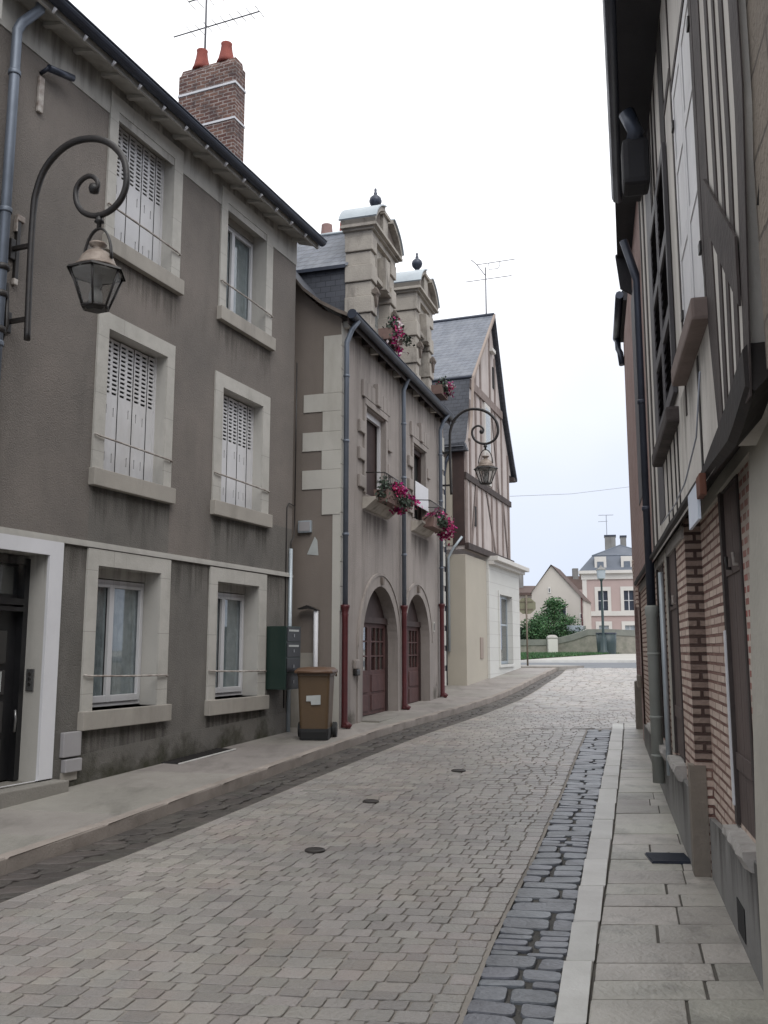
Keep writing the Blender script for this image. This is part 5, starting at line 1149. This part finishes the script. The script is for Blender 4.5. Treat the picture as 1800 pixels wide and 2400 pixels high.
# ---- brick house with the arched doorway at the far end of the right row
BH=thing('arched_brick_house','pinkish brick house with a dark arched doorway at the far end of the right row','house',(1.60,4.09,0),12.8)
b=MB(); x0,x1=8.02,9.60; Aa=(8.95,.60,1.72,.5)
arch_band(b,x0,x1,2.9,Aa,YF+.02,-.30,.2); b.face([(x0,YF+.02,2.9),(x1,YF+.02,2.9),(x1,YF+.02,6.46),(x0,YF+.02,6.46)]); b.face([(x1,YF+.02,.2),(x1,-5,.2),(x1,-5,6.46),(x1,YF+.02,6.46)]); b.face([(x0,YF+.02,2.5),(x0,-.5,2.5),(x0,-.5,5.75),(x0,YF+.02,5.75)]); b.build('wall','pinkwall',BH)
b=MB(); b.box(Aa[0]-.62,Aa[0]+.62,YF-.24,YF-.18,.4,2.4); b.build('door','dkdoor',BH)
b=MB(); b.prism([(x0-.1,6.32),(x1+.1,6.32),(x1+.1,6.44),(x0-.1,6.44)],-.5,.12); b.build('eave','roofdk',BH)
b=MB(); b.face([(x0-.1,.14,6.45),(x1+.1,.14,6.45),(x1+.1,-3,9.2),(x0-.1,-3,9.2)]); b.build('roof','slatedk',BH)
b=MB(); b.tube([(x0-.1,.17,6.40),(x1+.15,.17,6.40)],.055,8); b.build('gutter','zincdk',BH)
b=MB(); b.tube([(x1+.05,.16,6.38),(x1+.05,.15,6.2),(x1-.08,.13,6.1),(x1-.1,.11,5.9)],.045,8); b.build('downpipe_bend','zincdk',BH)
b=MB(); b.prism([(Aa[0]-.85,2.2),(Aa[0]-.62,2.2),(Aa[0]-.5,2.55),(Aa[0]+.1,2.75),(Aa[0]+.1,2.9),(Aa[0]-.7,2.75)],YF+.021,YF+.05); b.build('brick_arch','bricksp',BH)
b=MB(); b.bbox(x0+.1,x0+.5,YF+.021,YF+.07,1.15,1.32,.02); b.build('door_sill','oldstone',BH)
b=MB(); b.bbox(x1-.16,x1+.03,YF-.1,YF+.06,.3,1.2,.02); b.build('corner_stone','oldstone',BH)

# ================================================================ BEYOND: square, wall, houses, tree
def frame_at(name,label,cat,x,y,rz=0,group=None): return thing(name,label,cat,(x,y,gz(y)),rotz=rz,group=group)
# pink mansion
MH=frame_at('pink_mansion','pink house with grey mansard roof and white trim at the end of the street','house',18.5,80,R(-13.5))
def PX(u,y=80): return (u-900)/2174*y     # helper for the survey of far fronts
xL,xR=PX(1371)-18.5,PX(1518)-18.5+1.5
def Zat(v,y=80): 
    th=math.atan(322/2150); ww=(1200-v)/2150; return 1.65+(math.sin(th)+math.cos(th)*ww)/(math.cos(th)-math.sin(th)*ww)*y-gz(80)
zc,zs1,zg=Zat(1342),Zat(1434),Zat(1530)
wl=[]
for uc in (1417,1476):
    xa,xb=PX(uc-11)-18.5,PX(uc+11)-18.5; wl.append((xa,xb,Zat(1431),Zat(1385))); wl.append((xa,xb,Zat(1492),Zat(1466)))
b=MB(); b.wall(xL,xR,-1.5,zc,0,wl,.25,rmi=1); b.box(xL,xR,.3,7,-1.5,zc) ; b.build('wall',['mansion','trim'],MH)
b=MB(); b.box(xL-.02,xL+.35,-.06,-.005,-1,zc-.6); b.build('corner_pilaster','trim',MH)
b=MB(); b.box(xL-.1,xR+.1,-.12,-.005,zc-.6,zc-.1); b.box(xL-.3,xR+.3,-.4,7.3,zc-.1,zc+.16); b.build('cornice','trim',MH)
b=MB(); b.box(xL-.05,xR,-.10,-.005,zs1-.35,zs1+.05); b.build('string_course','trim',MH)
for xa,xb,z0,z1 in wl:
    f=MB(); f.wall(xa-.28,xb+.28,z0-.15,z1+.35,-.05,[(xa,xb,z0,z1)],.05); f=f.build('window','trim',MH)
    b=MB(); xm=(xa+xb)/2; b.box(xm-.04,xm+.04,.1,.15,z0,z1); b.box(xa,xm-.04,.1,.15,(z0+z1)/2-.03,(z0+z1)/2+.03); b.box(xm+.04,xb,.1,.15,(z0+z1)/2-.03,(z0+z1)/2+.03); b.build('frame','pvc',f)
    b=MB(); b.box(xa,xb,.18,.2,z0,z1); b.build('pane','zincdk' if z0>3 else 'zinclt',f)
zt=Zat(1300); za=Zat(1269)
b=MB(); i1=.9
ring0=[(xL-.25,-.35,zc+.16),(xR+.25,-.35,zc+.16),(xR+.25,7.3,zc+.16),(xL-.25,7.3,zc+.16)]; ring1=[(xL+i1,.9,zt),(xR-i1,.9,zt),(xR-i1,6.2,zt),(xL+i1,6.2,zt)]
for k in range(4): b.face([ring0[k],ring0[(k+1)%4],ring1[(k+1)%4],ring1[k]])
ap=((xL+xR)/2-.1,3.5,za)
for k in range(4): b.face([ring1[k],ring1[(k+1)%4],ap])
mr=b.build('roof','slatefar',MH)
b=MB(); b.tube([ring1[0],ap,ring1[1]],.07,6); b.tube([ring1[0],ring1[1]],.07,6); b.build('hip_lead','zinc',mr)
for uc in (1414,1475):
    xm=PX(uc)-18.5; f=MB(); f.box(xm-.5,xm+.5,-.12,1.2,Zat(1337),Zat(1305)); f=f.build('dormer','trim',MH)
    b=MB(); b.box(xm-.27,xm+.27,-.16,-.125,Zat(1332),Zat(1317)); b.build('pane','zinc',f)
for ua,ub,vt,yy in((1426,1452,1248,3.2),(1464,1478,1247,4.2)):
    b=MB(); b.box(PX(ua)-18.5,PX(ub)-18.5,yy,yy+1.2,zt,Zat(vt)); c_=b.build('chimney','plinth',MH); b=MB(); b.box(PX(ua)-18.55,PX(ub)-18.45,yy-.06,yy+1.26,Zat(vt)-.0,Zat(vt)+.14); b.build('cap','zincdk',c_)
t=frame_at('tv_aerial','faint distant aerial above the pink mansion','aerial',PX(1452),83); t.location.z=gz(80)+Zat(1250)
b=MB(); b.tube([(0,0,0),(0,0,2.05)],.035,4); b.build('mast','wirelt',t)
b=MB(); b.tube([(-.7,0,2.05),(.65,0,2.08)],.03,4); b.tube([(-.75,0,1.45),(.1,0,1.5)],.025,4); b.build('boom','wirelt',t)
# gable house
GH=frame_at('gable_house','beige gabled house with a brown tiled roof left of the pink mansion','house',PX(1300,72),72,R(-19))
def gx(u): return (PX(u,72)-PX(1300,72))*1.0
def gzv(v): return Zat(v,72)+gz(80)-gz(72)
prof=[(gx(1249),-1.5),(gx(1249),gzv(1386)),(gx(1297),gzv(1326)),(gx(1370),gzv(1406)),(gx(1370),-1.5)]
b=MB(); b.prism(prof,0,5); b.build('wall','gablewall',GH)
b=MB(); r=lambda u,v,y:(gx(u),y,gzv(v))
b.face([r(1246,1391,-.15),r(1297,1323,-.15),r(1297,1323,5),r(1246,1391,5)]); b.face([r(1297,1323,-.15),r(1373,1409,-.15),r(1373,1409,5),r(1297,1323,5)])
gr=b.build('roof','tileroof',GH)
for (u0,u1,v0,v1) in ((1288,1295,1376,1390),(1284,1296,1417,1440),(1316,1331,1416,1446),(1360,1368,1437,1452)):
    f=MB(); f.box(gx(u0),gx(u1),-.05,.1,gzv(v1),gzv(v0)); f=f.build('window','trim',GH)
    b=MB(); b.box(gx(u0)+.08,gx(u1)-.08,-.07,-.051,gzv(v1)+.1,gzv(v0)-.1); b.build('pane','zincdk',f)
b=MB(); b.box(gx(1340),gx(1372),-2.5,-.1,-1,gzv(1468)); b.build('lean_to','zinclt',GH); 
b=MB(); b.tube([(gx(1366),-.05,0),(gx(1366),-.05,gzv(1402))],.06,6); b.build('downpipe','redpipe',GH)
# brown-roofed houses behind
t=frame_at('low_roofed_house','low beige brown-roofed house just right of the white shop front, behind the olive sign','house',PX(1215,84),84)
b=MB(); b.box(0,5.2,0,6,-1,Zat(1396,84)); b.build('wall','gablewall',t); b=MB(); zz=Zat(1396,84); b.prism([(-.4,zz),(-.4,zz+.25),(3,zz+1.1),(6.4,zz+.25),(6.4,zz)],-.3,5.6,axis='x'); b.build('roof','tileroof',t)
f=MB(); f.box(2.3,3.2,-.05,.1,1.0,2.9); f=f.build('window','trim',t); b=MB(); b.box(2.4,3.1,-.07,-.051,1.1,2.8); b.build('pane','zinc',f)
b=MB(); b.box(.1,.9,2,2.8,zz,zz+2.2); b.build('chimney','plinth',t)
t=frame_at('rear_house','brown roof and pale chimney behind the gable house, beside the pink mansion','house',PX(1335,90),90)
zz=Zat(1382,90); b=MB(); b.box(0,PX(1378,90)-PX(1335,90),0,5,-1,zz); b.build('wall','mansion',t); b=MB(); zz2=Zat(1348,90); b.prism([(0,zz),(2.6,zz),(1.3,zz2)],0,PX(1378,90)-PX(1335,90),axis='x') ; b.build('roof','tileroof',t)
b=MB(); b.box(.7*1.1,1.3,1,1.5,zz,Zat(1330,90)); b.build('chimney','plinth',t)
# low wall with pillar
t=frame_at('low_stone_wall','low stone wall with capping running behind the grass to the pink mansion','wall',0,66)
def wallseg(pts,th,nm,zt,zb,m):
    b=MB()
    for (xa,ya,ha),(xb,yb,hb) in zip(pts,pts[1:]):
        b.face([(xa,ya,zb(ha)),(xb,yb,zb(hb)),(xb,yb,zt(hb)),(xa,ya,zt(ha))]); b.face([(xa,ya+th,zb(ha)),(xb,yb+th,zb(hb)),(xb,yb+th,zt(hb)),(xa,ya+th,zt(ha))]); b.face([(xa,ya,zt(ha)),(xb,yb,zt(hb)),(xb,yb+th,zt(hb)),(xa,ya+th,zt(ha))])
    b.build(nm,m,t)
pts=[(PX(1150,66),0,.98),(PX(1283,66),0,1.02),(PX(1306,66),0,1.1),(PX(1340,66),-.3,1.35),(PX(1375,66),-.6,1.72),(PX(1430,66),-.6,1.72),(PX(1520,66),0,1.62)]
wallseg(pts,.4,'masonry',lambda h:h-.42,lambda h:-.4,'rubblewall')
wallseg([(x,y-.06,h) for x,y,h in pts],.52,'capping',lambda h:h-.0,lambda h:h-.42,'capstone')
t=frame_at('gate_pillar','pale stone pillar with a rounded cap standing in the low wall','pillar',PX(1294,66),65.9)
b=MB(); b.bbox(-.34,.34,-.34,.34,-.3,1.02,.03); b.build('shaft','trim',t)
b=MB(); b.lathe([(.46,1.02),(.5,1.08),(.48,1.18),(.38,1.27),(.2,1.32)],(0,0),4,rot=PI/4,smooth=False); b.build('cap','sillold',t,bevel=.04)
# street lamp with a planter at its base
t=frame_at('street_lamp','dark teal lamp post with a square lantern in front of the pink mansion','street lamp',PX(1415,62),62)
b=MB(); b.lathe([(.30,0),(.30,.15),(.22,.25),(.2,.9),(.12,1.1),(.09,1.3),(.09,3.0),(.075,3.1),(.065,4.85),(.1,4.9),(.14,5.0)],(0,0),12); b.build('pole','lampgreen',t)
b=MB(); b.lathe([(.20,5.0),(.30,5.05),(.36,5.62)],(0,0),4,rot=PI/4,smooth=False); b.build('lantern','zinclt',t)
b=MB(); b.lathe([(.42,5.62),(.40,5.68),(.12,5.82),(.04,5.95)],(0,0),4,rot=PI/4,smooth=False); b.build('lantern_roof','plinth',t)
t=frame_at('post_guard','dark green round guard basket around the foot of the lamp post','guard',PX(1421,63),62.9)
b=MB(); b.lathe([(.62,0),(.66,.7),(.68,1.35),(.64,1.35),(.60,0.02)],(0,0),16,caps=False); b.build('basket','lampgreen',t); b=MB(); b.lathe([(.69,1.33),(.71,1.38),(.69,1.43)],(0,0),16,caps=False); b.build('rim','zincdk',t)
# road sign seen from behind
t=thing('road_sign','olive back of an eight-sided road sign on a thin pole at the pavement corner','sign',(4.42,28.6,gz(28.6)-.02),rotz=R(-8))
b=MB(); b.tube([(0,0,0),(0,0,2.16)],.028,8); b.build('pole','rustpole',t)
b=MB(); b.prism([(.31*math.cos(PI/8+PI/4*k),1.84+.27*math.sin(PI/8+PI/4*k)) for k in range(8)],.035,.045); b.build('plate','olive',t)
for z in(1.72,1.95): b=MB(); b.box(-.2,.2,.018,.033,z,z+.025); b.build('bracket','rustpole',t)
# overhead wire
b=MB(); b.tube([(PX(1203,40),40,Zat(1163,40)+1.38),(PX(1350,44),44,Zat(1155,44)+1.33),(PX(1490,48),48,Zat(1141,48)+1.38)],.012,4); tag(b.build('overhead_wire','wirelt'),'thin pale wire crossing the sky at the end of the street','wire')
# foliage
def leafball(b,c,r,n,size,mi=0,flatb=.2):
    for i in range(n):
        d=Vector((random.gauss(0,1),random.gauss(0,1),random.gauss(0,1))).normalized()*(random.random()**.4)
        if d.z<-flatb*3: d.z*=.3
        p=Vector((c[0]+d.x*r[0],c[1]+d.y*r[1],c[2]+d.z*r[2])); s_=size*random.uniform(.6,1.4)
        u=Vector((random.gauss(0,1),random.gauss(0,1),random.gauss(0,.8)+.4)).normalized(); v=u.orthogonal().normalized(); v=Matrix.Rotation(random.uniform(0,6.28),3,u)@v; w_=u.cross(v)
        b.face([p-v*s_,p-w_*s_*.55,p+v*s_,p+w_*s_*.55],mi=mi)
t=frame_at('garden_tree','bushy green tree behind the low wall in front of the gable house','tree',PX(1303,70),70)
b=MB(); 
for i in range(120):
    h=random.random()**1.25; hh=lerp(.2,4.0,h); rr=(1-h)**.8*2.7+.2; a=random.uniform(0,6.28); q=rr*random.uniform(.3,1)
    leafball(b,(q*math.cos(a)-(.25*(1-h)),q*math.sin(a)*.8,hh),(.55,.55,.42),75,.085)
b.build('crown','leaf',t,recalc=False)
b=MB(); b.tube([(0,0,-.3),(.03,0,1.3),(0,0,2.6),(.02,0,3.8)],[.16,.12,.08,.03],8)
for k in range(7): a=k*.9; z=.8+k*.33; b.tube([(0,0,z),(math.cos(a)*.7,math.sin(a)*.7,z+.5),(math.cos(a)*1.3,math.sin(a)*1.3,z+.7)],[.06,.04,.015],6)
b.build('trunk','bark',t)
t=frame_at('hedge','dark green clipped hedge behind the low wall','hedge',PX(1215,69),69)
b=MB()
for i in range(150):
    x=random.uniform(0,PX(1375,69)-PX(1215,69)-.3); leafball(b,(x,random.uniform(-.3,.6),random.uniform(.6,1.75)+.3*noise.noise((x*.8,0,0))),(.5,.45,.35),60,.075)
b.build('foliage','leafdk',t,recalc=False)
t=frame_at('bush','rounded green bush left of the garden tree','bush',PX(1262,69),68.5)
b=MB()
for i in range(40):
    a=random.uniform(0,6.28); q=random.uniform(0,1.4); leafball(b,(q*math.cos(a)*1.2,q*math.sin(a),random.uniform(1.2,2.7-q*.5)),(.5,.5,.4),70,.08)
b.build('foliage','leaf',t,recalc=False)
b=MB(); b.box(-.1,.1,-.1,.1,-.3,1.6); b.build('stem','bark',t)
